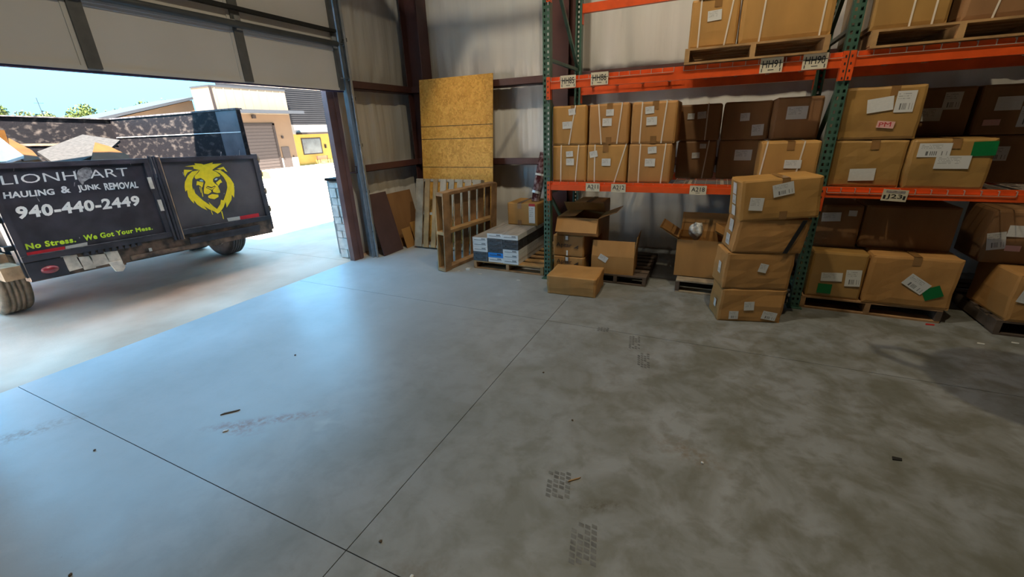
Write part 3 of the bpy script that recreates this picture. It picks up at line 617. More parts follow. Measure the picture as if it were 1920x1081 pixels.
carton('wide box with one slanting strap at the end of the upper shelf', 1.40, 1.95, 4.37, 5.44, PP+0.001, 2.84, 'card3', straps=((0.42, 0.30),), group='boxes on the upper shelf')
# floor level, right bay
pallet('pallet', 'pallet on the floor under four stacked cartons with green stickers', 1.0, 1.1, at(1.36, 4.40+0.55, 0), 'palletold', mats=['palletold', 'palletdark'], seed=3)
gE = 'cartons stacked on the floor pallet'
carton('carton on the floor pallet with a green sticker beneath white labels', 0.88, 1.288, 4.41, 4.85, 0.121, 0.545, 'wrap', labels=((0.42, 0.47, 0.155, 0.08, A_, 4), (0.80, 0.48, 0.11, 0.15, B_, 4), (0.34, 0.20, 0.105, 0.09, 'greenlabel', 0)), group=gE)
carton('wide carton on the floor pallet with tilted barcode and green stickers', 1.298, 1.885, 4.39, 4.85, 0.121, 0.555, 'card', labels=((0.56, 0.48, 0.17, 0.105, B_, -33), (0.76, 0.33, 0.12, 0.10, 'greenlabel', 28)), tape=0.5, group=gE, dents=0.009)
carton('shaded carton stacked behind the box tower, with an address label', 0.86, 1.215, 4.60, 5.0, 0.547, 0.925, 'card3', labels=((0.36, 0.72, 0.14, 0.08, A_, 4), (0.78, 0.82, 0.06, 0.05, 'paper', 0)), group=gE)
carton('wide film wrapped shaded carton without labels, upper of the floor stack', 1.23, 1.86, 4.62, 5.02, 0.557, 0.93, 'card3', group=gE)
pallet('pallet', 'pallet at the far right edge under a dented carton', 1.0, 1.1, at(2.64, 4.30+0.55, 0), 'palletdark', seed=4)
carton('carton at the far right edge of the floor with a white sticker and one strap', 2.16, 2.72, 4.31, 4.85, 0.121, 0.50, 'card', labels=((0.13, 0.55, 0.09, 0.10, 'paper', -12),), straps=((0.42, 0.34),), group=gE, dents=0.009, rz=0.05)
carton('shaded upper carton at the far right edge with white and pink stickers', 2.04, 2.64, 4.60, 5.05, 0.502, 0.93, 'card3', labels=((0.30, 0.62, 0.15, 0.09, 'paper', 0), (0.10, 0.42, 0.11, 0.14, B_, 12), (0.28, 0.30, 0.09, 0.045, 'pinklabel', 0)), group=gE)
# ------------------------------------------------------------------ leaning tower of four boxes
RZ = 0.212
def tower(label, xl, yl, w, d, z0, z1, tilt=0.0, rz=RZ, **k):
    """xl, yl: the front corner nearest the camera's left"""
    c, s = math.cos(rz), math.sin(rz); cx = xl+c*w/2-s*d/2; cyy = yl+s*w/2+c*d/2
    return carton(label, cx-w/2, cx+w/2, cyy-d/2, cyy+d/2, z0, z1, rz=rz, tilt=tilt, cat='cardboard box', group='tower of four boxes', **k)
tower('bottom box of the leaning tower, crushed corner, three white labels', 0.165, 3.825, 0.515, 0.30, 0.0, 0.30, mat='card', labels=((0.25, 0.20, 0.075, 0.075, B_, 2), (0.46, 0.50, 0.08, 0.08, A_, 4), (0.80, 0.22, 0.115, 0.075, B_, -10)), side=((0.45, 0.35, 0.06, 0.07, 'paper'),), lean=(0.015, 0.01), dents=0.010, rz=0.25)
tower('second box from the bottom of the leaning tower, one small label', 0.165, 3.835, 0.525, 0.32, 0.301, 0.622, mat='card', labels=((0.56, 0.60, 0.065, 0.075, A_, -12),), side=((0.5, 0.35, 0.07, 0.10, 'bar'),), lean=(0.01, 0.0), dents=0.008, rz=0.25)
t3 = tower('third box of the leaning tower with a black strap across it', 0.20, 3.840, 0.53, 0.32, 0.624, 0.905, mat='card', side=((0.30, 0.45, 0.10, 0.09, 'bar'), (0.72, 0.45, 0.10, 0.10, 'addr')), lean=(0.03, 0.0), dents=0.007, rz=0.24)
MB().prism([(0.115, -0.178, 0.003), (0.15, -0.178, 0.003), (0.25, -0.178, 0.275), (0.218, -0.178, 0.275)], (0, 0.004, 0)).build('loose_strap', 'blackstrap', t3)
t4 = tower('top box of the leaning tower, overhanging, barcode and small white labels', 0.222, 3.836, 0.565, 0.34, 0.905, 1.225, tilt=-0.075, mat='card2', labels=((0.52, 0.74, 0.145, 0.095, B_, 10), (0.20, 0.42, 0.10, 0.10, A_, -6)), side=((0.78, 0.45, 0.10, 0.09, 'paper'), (0.5, 0.45, 0.10, 0.07, 'bar'), (0.22, 0.45, 0.10, 0.08, 'paper')), tape=0.55, tapelow=True, dents=0.006)
# ------------------------------------------------------------------ left of the rack: planks cartons, open boxes
pallet('pallet', 'low pallet under the stacked flooring cartons', 0.95, 1.2, at(-2.185, 4.44+0.6, 0), 'pallet', mats=['pallet', 'palletold'], seed=5, h=0.105)
_tm = {}
def flooring_box(col, row, kind, label):
    w, d, h = 0.206, 1.16, 0.0605
    if kind not in _tm:
        sm = {'w': 'tilewhite', 'd': 'tiledark', 'b': 'tileblue'}[kind]
        mb = MB().box(-w/2, w/2, 0, d, 0, h-0.001); mb.mi[1] = 1 if kind == 'w' else 0
        _tm[kind] = mb.mesh('flooring_carton', [sm, 'tiletop'], fix=False)
    x = -2.555+col*0.211; y = 4.445-(0.01 if col == 2 else 0)+random.uniform(-0.006, 0.006)
    o = link('flooring_carton', _tm[kind], None, (x+random.uniform(-.002, .002), y, 0.1055+row*h), (0, 0, 0))
    tag(o, label, 'box', 'flooring cartons on the low pallet')
    MB().box(-w*0.40, w*0.40, -0.0012, 0, h*0.42, h*0.52).box(w*0.1, w*0.36, -0.0012, 0, h*0.62, h*0.80).build('print_line', 'galvdark' if kind == 'w' else 'inkbrown', o)
cols = {0: 'ddwww', 1: 'wbdddw', 2: 'wwwddw'}
on = ['bottom', 'second', 'third', 'fourth', 'fifth', 'sixth']; cn = ['short column by the standing pallet', 'middle column', 'column by the green upright']
kn = {'w': 'white', 'd': 'dark film wrapped', 'b': 'bright blue'}
for c_, s in cols.items():
    for r_, k in enumerate(s): flooring_box(c_, r_, k, f'{kn[k]} flooring carton, {on[r_]} up in the {cn[c_]}')
carton('carton with a red and white label on top of the flooring cartons', -2.42, -1.995, 4.98, 5.42, 0.470, 0.755, 'card2', labels=((0.83, 0.50, 0.085, 0.215, A_, 0), (0.83, 0.93, 0.085, 0.035, 'red', 0)), tape=0.42, tapelow=True)
rr = tag(MB().tube([(0, 0, 0), (0.03, 0.03, 0.22), (0.06, 0.06, 0.42), (0.085, 0.09, 0.60)], [0.055, 0.062, 0.058, 0.05], 9).build('wrapped_roll', 'marwrap', None, (-2.09, 5.16, 0.758)), 'maroon roll in shiny plastic film standing on the labelled carton', 'roll')
MB().tube([(0.005, 0.005, 0.10), (0.012, 0.012, 0.13)], 0.064, 9, caps=False).build('film_band', 'bag', rr)
MB().tube([(0.045, 0.045, 0.32), (0.049, 0.049, 0.345)], 0.064, 9, caps=False).build('film_band', 'bag', rr)
def logo(o, w, d, h, dz=0.0):

    lettering('Aptar', front_rect(-w*0.13, h*0.52, w*0.50, h*0.26, -d/2-0.0125), 'inkbrown', o, 0.004)
    MB().prism([(w*0.17, -d/2-0.0125, h*0.42), (w*0.33, -d/2-0.0125, h*0.57), (w*0.33, -d/2-0.0125, h*0.50), (w*0.235, -d/2-0.0125, h*0.42)], (0, 0.0008, 0)).prism([(w*0.25, -d/2-0.0125, h*0.42), (w*0.33, -d/2-0.0125, h*0.475), (w*0.33, -d/2-0.0125, h*0.42)], (0, 0.0008, 0)).build('logo_mark', 'inkbrown', o)
    MB().box(-0.03, 0.0, -d/2-0.0128, -d/2-0.0122, h*0.8, h*0.98).build('torn_tape', 'bag', o); MB().box(-0.02, 0.0, -d/2-0.0128, -d/2-0.0122, h*0.05, h*0.30).build('torn_tape', 'bag', o)
    for c in o.children:
        if c.name.startswith(('lettering', 'logo_mark')): c.location.z += dz
o = carton('Aptar carton upper, under the open flapped box by the green upright'.replace('Aptar ', 'printed '), -1.612, -1.242, 4.50, 4.85, 0.252, 0.50, 'card', tape=0.45); logo(o, 0.37, 0.35, 0.248)
o = carton('printed carton standing on the floor, behind the low closed box', -1.608, -1.238, 4.50, 4.85, 0.0, 0.25, 'card', tape=0.45); logo(o, 0.37, 0.35, 0.25, 0.055)
def open_box(label, w, d, h, loc, rz, mat, flaps, t=0.005, group=None):
    """flaps: {side: (length, angle)}; angle 0 = upright, positive folds outwards (degrees)"""
    r = thing('open_box', label, 'cardboard box', loc, (0, 0, rz), group)
    MB().box(-w/2, w/2, -d/2, d/2, 0, t).box(-w/2, w/2, -d/2, -d/2+t, t, h).box(-w/2, w/2, d/2-t, d/2, t, h).box(-w/2, -w/2+t, -d/2+t, d/2-t, t, h).box(w/2-t, w/2, -d/2+t, d/2-t, t, h).build('box_body', mat, r)
    for s, (ln, ang) in flaps.items():
        a = math.radians(ang); ww = (w if s in 'fb' else d)-0.006
        mb = MB().box(-ww/2, ww/2, -t/2, t/2, 0, ln)
        rot = {'f': (a, 0, 0), 'b': (a, 0, PI), 'l': (a, 0, -PI/2), 'r': (a, 0, PI/2)}[s]
        lc = {'f': (0, -d/2+t/2, h), 'b': (0, d/2-t/2, h), 'l': (-w/2+t/2, 0, h), 'r': (w/2-t/2, 0, h)}[s]
        mb.build('flap', mat, r, lc, rot)
    return r
open_box('open carton with spread flaps on top of the printed cartons', 0.47, 0.42, 0.20, (-1.335, 4.72, 0.502), 0.03, 'card', {'f': (0.17, 150), 'l': (0.21, -84), 'r': (0.21, 68), 'b': (0.2, -50)})
carton('tall closed carton at the back, behind the open flapped box', -1.52, -1.16, 4.98, 5.40, 0.0, 0.80, 'card', tape=0.5)
carton('low wide closed carton on the floor in front of the green upright', -1.49, -0.965, 3.945, 4.36, 0.0, 0.205, 'card', rz=0.04, dents=0.008)
pallet('pallet', 'dark pallet under the open carton beneath the rack', 0.66, 1.0, at(-0.87, 4.46+0.5, 0), 'palletdark', seed=6, h=0.105)
ob = open_box('open carton with a raised front flap and a white label on the dark pallet', 0.46, 0.40, 0.20, (-0.925, 4.67, 0.106), 0.06, 'card', {'f': (0.17, -16), 'r': (0.22, 6), 'l': (0.18, -100), 'b': (0.17, -100)})
link('shipping_label', label_mesh('addr'), ob, (-0.10, -0.203, 0.175), (0, 0.5, 0), (0.10, 1, 0.065))
pallet('pallet', 'weathered pallet beside the leaning tower under an open carton', 1.0, 1.1, at(0.26, 4.42+0.55, 0), 'palletgrey', mats=['palletgrey', 'palletdark'], seed=7, h=0.135)
open_box('open carton with one drooping corner flap beside the leaning tower', 0.52, 0.46, 0.39, (-0.015, 4.80, 0.136), 0.0, 'card', {'l': (0.22, 58), 'b': (0.2, 20), 'r': (0.2, -60)})
bg_ = MB()
bm = bmesh.new(); bmesh.ops.create_icosphere(bm, subdivisions=3, radius=0.075)
for v in bm.verts: v.co *= 1+0.30*mnoise.noise(v.co*22); v.co.z *= 1.2
me = bpy.data.meshes.new('plastic_bag'); bm.to_mesh(me); bm.free(); me.polygons.foreach_set('use_smooth', [True]*len(me.polygons)); me.materials.append(MT['bag'])
tag(link('plastic_bag', me, None, (-0.11, 4.86, 0.56)), 'crumpled clear plastic bag in the open carton beside the tower', 'bag')
tag(MB().box(-0.09, 0.09, -0.06, 0.06, 0, 0.10).box(-0.07, 0.07, -0.04, 0.04, 0.10, 0.115).build('black_case', 'black', None, (0.06, 4.86, 0.142), (0, 0, 0.2)), 'black case lying inside the open carton', 'case')
# ------------------------------------------------------------------ corner: OSB, standing pallets, leaning sheets
osb = thing('strand_board', 'tall strand board sheet leaning on the back wall in the corner', 'board', (-3.53, 5.46, 0.0), (math.radians(-6), 0, 0))
MB().box(-0.615, 0.615, 0, 0.012, 0, 2.385).build('sheet', 'osb', osb)
for z in (1.145, 1.55, 1.73): MB().box(-0.615, 0.615, -0.0012, 0.0, z, z+0.008).build('marker_line', 'osbline', osb)
A = Matrix.Translation((-3.49, 5.13, 0.0)) @ Matrix.Rotation(math.radians(-13), 4, 'X') @ Matrix.Translation((0, 0, 0.505)) @ Matrix(((0, -1, 0, 0), (0, 0, -1, 0), (1, 0, 0, 0), (0, 0, 0, 1)))
pallet('pallet', 'grey wooden pallet leaning against the strand board', 1.01, 1.10, A, 'palletgrey', mats=['palletgrey', 'palletgrey', 'pallet'], seed=8, ntop=8, nbot=3, h=0.11)
B = Matrix.Translation((-2.84, 4.16+0.56, 0.0)) @ Matrix.Rotation(math.radians(-7.5), 4, 'Z') @ Matrix.Rotation(math.radians(4), 4, 'Y') @ Matrix.Translation((0, 0, 0.49)) @ Matrix.Rotation(-PI/2, 4, 'Y')
pallet('pallet', 'brown wooden pallet standing on edge beside the flooring cartons', 0.975, 1.12, B, 'palletold', mats=['palletold', 'palletold', 'pallet'], seed=9, ntop=7, nbot=2, h=0.125, endw=0.12, bw=0.115)
tag(MB().box(-0.21, 0.21, -0.006, 0.006, 0, 0.88).build('leaning_panel', 'maroon', None, (-4.17, 4.70, 0.0), (math.radians(-13), 0, PI/2)), 'dark maroon panel leaning on the wall next to the door track', 'panel')
tag(MB().box(-0.29, 0.29, -0.004, 0.004, 0, 0.82).build('cardboard_sheet', 'card3', None, (-4.26, 5.26, 0.0), (math.radians(-12), 0, PI/2)), 'larger cardboard sheet leaning on the wall behind smaller scraps', 'cardboard sheet')
tag(MB().box(-0.10, 0.10, -0.004, 0.004, 0, 0.30).build('cardboard_sheet', 'card', None, (-4.13, 5.06, 0.0), (math.radians(-14), 0, PI/2)), 'small cardboard sheet on the floor right beside the maroon panel', 'cardboard sheet')
tag(MB().box(-0.12, 0.12, -0.004, 0.004, 0, 0.36).build('cardboard_sheet', 'card2', None, (-4.12, 5.30, 0.0), (math.radians(-14), 0, PI/2)), 'small tan cardboard scrap on the floor beside the grey pallet', 'cardboard sheet')
# ------------------------------------------------------------------ trailer
TX = -5.5
trl = thing('dump_trailer', 'black dump trailer with lettered rear gate parked outside the door', 'trailer', (0, 0, 0))
def lean_z(p):    # the body sits slightly low on its far side
    return Vector((p.x, p.y, p.z-0.034*(p.y-2.6)))
def tpart(mb, name, mats, parent=None, smooth=False, fix=True): return mb.xf(lean_z).build(name, mats, parent or trl, smooth=smooth, fix=fix)
Y0, Y1 = 1.40, 3.83; YSI = 3.72
# bed and sides
tpart(MB().box(-8.55, TX-0.06, 1.52, 3.74, 0.62, 0.68), 'bed', 'frame')
sr = tpart(MB().box(-8.55, TX-0.01, YSI, YSI+0.05, 0.66, 2.03), 'side_wall', 'scuffed')
tpart(MB().box(-8.5, TX-0.02, YSI-0.010, YSI, 1.766, 1.773), 'weld_seam', 'letter', sr)
tpart(MB().box(-5.93, TX-0.02, YSI-0.003, YSI, 1.20, 2.025), 'shade_panel', 'shadeblack', sr)  # building shadow on the side wall, drawn as a separate panel
tpart(MB().box(-8.55, TX, YSI-0.01, YSI+0.07, 2.03, 2.05), 'top_rail', 'frameedge', sr)
for x in (-6.2, -7.0, -7.8, -8.5): tpart(MB().box(x-0.04, x+0.04, YSI+0.05, YSI+0.12, 0.62, 2.03), 'side_post', 'trailer', sr)
sl_ = tpart(MB().box(-8.55, TX-0.01, 1.46, 1.51, 0.66, 2.0), 'side_wall', 'scuffed')
for x in (-5.6, -6.4, -7.2, -8.0, -8.5): tpart(MB().box(x-0.04, x+0.04, 1.40, 1.46, 0.62, 2.0), 'side_post', 'trailer', sl_)
fwl = tpart(MB().box(-8.60, -8.55, 1.46, 3.77, 0.66, 2.03), 'front_wall', 'scuffed')
tpart(MB().box(-8.55, -8.54, 1.5, 3.72, 1.66, 1.69), 'seam', 'frame', fwl)
tpart(MB().box(-8.61, -8.53, 1.46, 3.77, 2.03, 2.045), 'top_rail', 'frameedge', fwl)
# rear corner posts
for ya, yb in ((1.385, 1.46), (3.765, 3.845)): tpart(MB().box(TX-0.09, TX+0.0, ya, yb, 0.50, 1.50), 'rear_post', 'trailer')
# two swing gates
def gate(ya, yb, pm, z0=0.665, z1=1.49):
    g = tpart(MB().box(TX-0.02, TX+0.012, ya, yb, z0+0.02, z1-0.01), 'gate', pm)
    tpart(MB().box(TX, TX+0.045, ya, yb, z1-0.045, z1), 'gate_rail', 'trailer', g)
    tpart(MB().box(TX, TX+0.045, ya, yb, z0-0.02, z0+0.03), 'gate_rail', 'trailer', g)
    tpart(MB().box(TX, TX+0.050, ya, yb, z0+0.030, z0+0.036), 'worn_edge', 'frameedge', g)
    tpart(MB().box(TX, TX+0.04, ya, ya+0.045, z0+0.03, z1-0.045), 'gate_stile', 'trailer', g)
    tpart(MB().box(TX, TX+0.04, yb-0.045, yb, z0+0.03, z1-0.045), 'gate_stile', 'trailer', g)
    return g
gl = gate(1.395, 2.585, 'trailer'); gr = gate(2.665, 3.80, 'panelgrey')
# latch gear between the gates
for y, r in ((2.605, 0.016), (2.645, 0.018)): tpart(MB().tube([(TX+0.035, y, 0.60), (TX+0.035, y, 1.51)], r, 8), 'lock_rod', 'trailer')
tpart(MB().box(TX+0.02, TX+0.06, 2.655, 2.69, 0.60, 1.50), 'gate_bar', 'trailer'); tpart(MB().box(TX+0.06, TX+0.063, 2.683, 2.69, 0.60, 1.50), 'worn_edge', 'mud')
for y, z in ((2.54, 1.24), (2.565, 1.00)): tpart(MB().box(TX+0.045, TX+0.06, y-0.016, y+0.016, z-0.06, z+0.06), 'hinge_plate', 'sticker')
for z in (0.78, 1.02, 1.25, 1.43): tpart(MB().tube([(TX-0.03, 3.86, z-0.04), (TX-0.03, 3.86, z+0.04)], 0.022, 8).box(TX-0.06, TX, 3.80, 3.87, z-0.012, z+0.012), 'hinge', 'mud')
for z in (0.78, 1.02, 1.25): tpart(MB().box(TX-0.05, TX+0.01, 1.33, 1.40, z-0.02, z+0.02), 'hinge', 'black')
# bumper frame
bf = tpart(MB().box(TX-0.10, TX+0.02, 1.40, 3.80, 0.46, 0.645), 'rear_crossmember', 'frame')
tpart(MB().box(TX+0.02, TX+0.045, 2.75, 3.62, 0.575, 0.60).box(TX+0.02, TX+0.03, 2.75, 3.62, 0.52, 0.575), 'step_channel', 'trailer', bf)
tpart(MB().box(TX+0.02, TX+0.05, 2.15, 2.70, 0.48, 0.52), 'step_channel', 'frame', bf)
tpart(MB().box(TX+0.02, TX+0.026, 1.40, 1.66, 0.47, 0.635), 'lamp_plate', 'trailer', bf)
tl = MB().lathe([(0.0, 0.02), (0.03, 0.018), (0.037, 0.0)], 'x', 18, (TX+0.026, 1.545, 0.545)); tl.xf(lambda p: Vector((p.x, 1.545+(p.y-1.545)*1.7, p.z))); tpart(tl, 'tail_lamp', 'taillamp', bf, smooth=True)
for ya, yb, za, zb in ((1.665, 1.77, 0.49, 0.635), (1.77, 1.86, 0.475, 0.60), (1.86, 1.98, 0.485, 0.595), (1.98, 2.08, 0.48, 0.60)):
    tpart(MB().prism([(TX+0.022, ya, za), (TX+0.022, yb, za+random.uniform(-.01, .01)), (TX+0.022, yb-0.01, zb), (TX+0.022, ya-0.02, zb+0.01)], (0.003, 0, 0)), 'tattered_sticker', 'sticker', bf)
for i in range(9):
    y = 1.80+i*0.055; tpart(MB().prism([(TX+0.03, y, 0.612), (TX+0.03, y+0.045, 0.612), (TX+0.03, y+0.04, 0.645), (TX+0.03, y+0.01, 0.645)], (0.012, 0, 0)), 'spreader_tooth', 'trailer', bf)
tpart(MB().prism([(TX+0.02, 1.965, 0.50), (TX+0.02, 2.06, 0.50), (TX+0.03, 2.075, 0.43), (TX+0.03, 2.04, 0.39), (TX+0.03, 1.99, 0.40)], (0.03, 0, 0)), 'hanging_tag', 'sticker', bf)
tpart(MB().box(TX+0.02, TX+0.03, 2.335, 2.36, 0.53, 0.565), 'clear_marker', 'tapewhite', bf)
for y in (2.1, 3.1): tpart(MB().box(-8.55, TX-0.10, y-0.05, y+0.05, 0.42, 0.60), 'chassis_rail', 'frame')
tpart(MB().tube([(-6.66, 1.55, 0.36), (-6.66, 3.8, 0.36)], 0.045, 8), 'axle', 'frame'); tpart(MB().tube([(-7.5, 1.55, 0.36), (-7.5, 3.8, 0.36)], 0.045, 8), 'axle', 'frame')
def wheel(x, y, mat):
    R_ = 0.36; wd = 0.125
    prof = [(0.20, -wd*0.9), (0.30, -wd), (0.34, -wd*0.93), (R_, -wd*0.72)]
    for q in (-0.5, -0.2, 0.1, 0.4): prof += [(R_, wd*q-0.006), (R_-0.012, wd*q), (R_-0.012, wd*q+0.006), (R_, wd*q+0.012)]
    prof += [(R_, wd*0.72), (0.34, wd*0.93), (0.30, wd), (0.20, wd*0.9)]
    t = MB().lathe(prof, 'y', 40).build('tyre', mat, trl, (x, y, R_), smooth=True)
    MB().lathe([(0.20, -wd*0.9), (0.185, -wd*0.6), (0.10, -wd*0.5), (0.06, -wd*0.75), (0.0, -wd*0.78)], 'y', 24).lathe([(0.20, wd*0.9), (0.185, wd*0.6), (0.10, wd*0.5), (0.06, wd*0.75), (0.0, wd*0.78)], 'y', 24).build('rim', 'rim', t, smooth=True)
for x in (-6.66, -7.50): wheel(x, 1.485, 'dusttyre'); wheel(x, 3.825, 'tyre')
def fender(ya, yb):
    mb = MB(); pts = [(-6.14, 0.50), (-6.2, 0.66), (-6.36, 0.77), (-7.8, 0.77), (-7.96, 0.66), (-8.02, 0.50)]
    for a, b in zip(pts, pts[1:]): mb.prism([Vector((a[0], ya, a[1])), Vector((b[0], ya, b[1])), Vector((b[0], ya, b[1]+0.012)), Vector((a[0]+0.004, ya, a[1]+0.012))], (0, yb-ya, 0))
    return tpart(mb, 'fender', 'mud')
fender(1.30, 1.47); fender(3.85, 4.0)
tpart(MB().box(TX-0.75, TX-0.02, 1.26, 1.395, 0.50, 0.62).box(TX-0.75, TX-0.3, 1.22, 1.40, 0.62, 0.70), 'step_bracket', 'mud')
# lettering on the gate; fn maps the text square to the gate plane
def gate_text(s, tl_, bl_, tr_, br_, mat, bold, parent, x=TX+0.0145, space=1.0):
    def f(u, v):
        a = Vector(bl_).lerp(Vector(br_), u); b = Vector(tl_).lerp(Vector(tr_), u); p = a.lerp(b, v); return (x, p[0], p[1])
    return lettering(s, f, mat, parent, bold, space)
gate_text('LIONHEART', (1.495, 1.427), (1.487, 1.351), (2.395, 1.413), (2.388, 1.332), 'letter', -0.002, gl)
gate_text('HAULING', (1.47, 1.292), (1.46, 1.238), (1.79, 1.282), (1.785, 1.228), 'letter', 0.034, gl)
gate_text('&', (1.835, 1.295), (1.832, 1.232), (1.905, 1.294), (1.90, 1.230), 'letter', 0.034, gl)
gate_text('JUNK', (1.955, 1.290), (1.955, 1.222), (2.13, 1.280), (2.128, 1.218), 'letter', 0.034, gl)
gate_text('REMOVAL', (2.16, 1.286), (2.157, 1.216), (2.445, 1.268), (2.436, 1.204), 'letter', 0.034, gl)
gate_text('940-440-2449', (1.500, 1.165), (1.485, 1.055), (2.412, 1.129), (2.400, 1.025), 'letter', 0.040, gl, space=1.10)
gate_text('No Stress.', (1.462, 0.842), (1.458, 0.789), (1.80, 0.828), (1.797, 0.776), 'lime', 0.04, gl, space=1.12)
gate_text('We Got Your Mess.', (1.86, 0.828), (1.856, 0.772), (2.437, 0.801), (2.437, 0.757), 'lime', 0.04, gl, space=1.12)
def gate_poly(pts, mat, parent, name, x=TX+0.0145):
    mb = MB(); mb.face([(x, p[0], p[1]) for p in pts]); return mb.build(name, mat, parent, fix=False)
gate_poly([(1.985, 1.385), (2.01, 1.425), (2.06, 1.448), (2.105, 1.437), (2.108, 1.395), (2.075, 1.345), (2.02, 1.315), (2.0, 1.28), (1.985, 1.33)], 'scrape', gl, 'scraped_patch', TX+0.0165)
gate_poly([(1.445, 0.722), (1.693, 0.705), (1.706, 0.759), (1.448, 0.766)], 'tapered', gl, 'red_reflector')
gate_poly([(1.698, 0.706), (1.863, 0.714), (1.873, 0.757), (1.710, 0.758)], 'tapewhite', gl, 'white_reflector')
gate_poly([(3.248, 0.683), (3.402, 0.676), (3.404, 0.719), (3.240, 0.726)], 'tapewhite', gr, 'white_reflector')
gate_poly([(3.405, 0.676), (3.665, 0.664), (3.663, 0.712), (3.404, 0.719)], 'tapered', gr, 'red_reflector')
random.seed(21)
for g_, ya, yb, n in ((gl, 1.5, 2.5, 9), (gr, 2.75, 3.7, 12)):
    for i in range(n):
        y = random.uniform(ya, yb); z = random.choice((random.uniform(1.40, 1.47), random.uniform(0.72, 1.45))); l = random.uniform(0.012, 0.05); a = random.uniform(-0.4, 1.9); q = 0.003
        gate_poly([(y-q, z), (y+q, z), (y+q+l*math.cos(a)*0.4, z+l), (y-q+l*math.cos(a)*0.4, z+l)], 'scrape', g_, 'paint_scratch', TX+0.0168)
LION = [('lion_face', 'lion', [[(2.9354, 1.3774), (3.0516, 1.3845), (3.0455, 1.405), (3.1249, 1.3914), (3.1432, 1.379), (3.256, 1.3977), (3.2433, 1.3795), (3.3576, 1.3761), (3.2472, 1.3256), (3.2241, 1.3106), (3.2722, 1.2782), (3.3025, 1.2425), (3.2889, 1.2272), (3.2429, 1.2284), (3.2072, 1.2097), (3.1975, 1.1806), (3.2139, 1.1521), (3.2375, 1.1262), (3.2473, 1.0634), (3.2433, 1.0407), (3.2057, 1.0398), (3.1651, 1.0593), (3.1654, 1.0822), (3.2121, 1.118), (3.2004, 1.1309), (3.1663, 1.1178), (3.1193, 1.1374), (3.0959, 1.1201), (3.1483, 1.0807), (3.1446, 1.0622), (3.0999, 1.0419), (3.0592, 1.0553), (3.0627, 1.0886), (3.0902, 1.1523), (3.11, 1.1834), (3.1019, 1.2067), (3.0701, 1.2361), (3.014, 1.2277), (3.005, 1.2505), (3.0192, 1.2707), (3.0583, 1.2958), (3.0838, 1.3224), (3.0231, 1.3461), (3.0256, 1.3674)], [(3.1126, 1.127), (3.1587, 1.1044), (3.1975, 1.1206), (3.2001, 1.1134), (3.1575, 1.0863), (3.1066, 1.1187)]]),
 ('lion_ear', 'lion', [[(2.919, 1.3436), (3.0116, 1.3307), (2.9469, 1.3105), (2.9214, 1.281), (2.9055, 1.2613), (2.9042, 1.3041)]]),
 ('lion_ear', 'lion', [[(3.2844, 1.3222), (3.3665, 1.3375), (3.3994, 1.2695), (3.3753, 1.2833), (3.3583, 1.3079), (3.3191, 1.3077)]]),
 ('lion_mane', 'lion', [[(3.0768, 1.3231), (2.997, 1.3163), (2.936, 1.2723), (2.8916, 1.2129), (2.8711, 1.1581), (2.866, 1.1046), (2.8865, 1.1235), (2.8787, 1.0482), (2.898, 0.9937), (2.9202, 0.9604), (2.9246, 1.0006), (2.9479, 0.9446), (2.9861, 0.9004), (3.0413, 0.8601), (3.0192, 0.9138), (3.0658, 0.8673), (3.1166, 0.831), (3.1466, 0.7995), (3.1823, 0.8152), (3.2347, 0.8614), (3.2804, 0.9253), (3.2616, 0.9441), (3.2295, 0.9569), (3.2074, 0.9056), (3.1544, 0.8556), (3.1196, 0.8968), (3.0824, 0.953), (3.0865, 0.914), (3.0236, 0.9814), (2.993, 1.0274), (2.9629, 1.0727), (2.962, 1.1317), (2.9471, 1.097), (2.9531, 1.1621), (2.9745, 1.2249), (3.0069, 1.2648), (3.0479, 1.2968)], [(3.2421, 1.3074), (3.3181, 1.304), (3.3738, 1.2489), (3.4141, 1.1904), (3.4371, 1.1249), (3.4236, 1.0393), (3.3948, 0.9554), (3.3776, 0.9979), (3.3568, 0.9372), (3.272, 0.851), (3.2783, 0.9177), (3.2574, 0.9432), (3.3114, 1.0232), (3.3457, 1.0892), (3.3546, 1.1505), (3.3336, 1.2186), (3.3002, 1.2679)]]),
 ('lion_cheek', 'lion', [[(3.0184, 1.2053), (3.0877, 1.1824), (3.0573, 1.1266), (3.0439, 1.1432), (3.0235, 1.1606), (2.9998, 1.1577)]]),
 ('lion_cheek', 'lion', [[(3.2244, 1.1622), (3.2883, 1.1968), (3.3023, 1.1567), (3.2759, 1.1522), (3.244, 1.1216), (3.2379, 1.1415)]]),
 ('lion_chin', 'lion', [[(3.0947, 1.0236), (3.1439, 1.0378), (3.2161, 1.0213), (3.2126, 0.9946), (3.1567, 0.9745), (3.1081, 0.9911), (3.0918, 1.0051)]]),
 ('lion_drip', 'lion', [[(3.0782, 0.8574), (3.0856, 0.8514), (3.0922, 0.7987), (3.082, 0.8006)], [(3.1941, 0.821), (3.2063, 0.8219), (3.2029, 0.7234), (3.1926, 0.7238)], [(3.0258, 1.1381), (3.0336, 1.1401), (3.0306, 1.0706), (3.0253, 1.0698)], [(3.0418, 1.1361), (3.0488, 1.1352), (3.0394, 1.0243), (3.0294, 1.0227)]]),
 ('lion_eye', 'lioneye', [[(3.0491, 1.2127), (3.0754, 1.2163), (3.0936, 1.198), (3.0764, 1.1941), (3.0531, 1.2012)]]),
 ('lion_eye', 'lioneye', [[(3.2199, 1.2007), (3.2431, 1.2155), (3.2613, 1.2059), (3.2416, 1.1906), (3.2209, 1.1907)]])]
def lion_piece(polys, mat, name):
    mb = MB()
    for k, p in enumerate(polys): mb.face([(TX+0.0148+0.0003*k, y, z) for y, z in p])
    return mb.build(name, mat, gr, fix=False)
for nm, mat, polys in LION: lion_piece(polys, mat, nm)
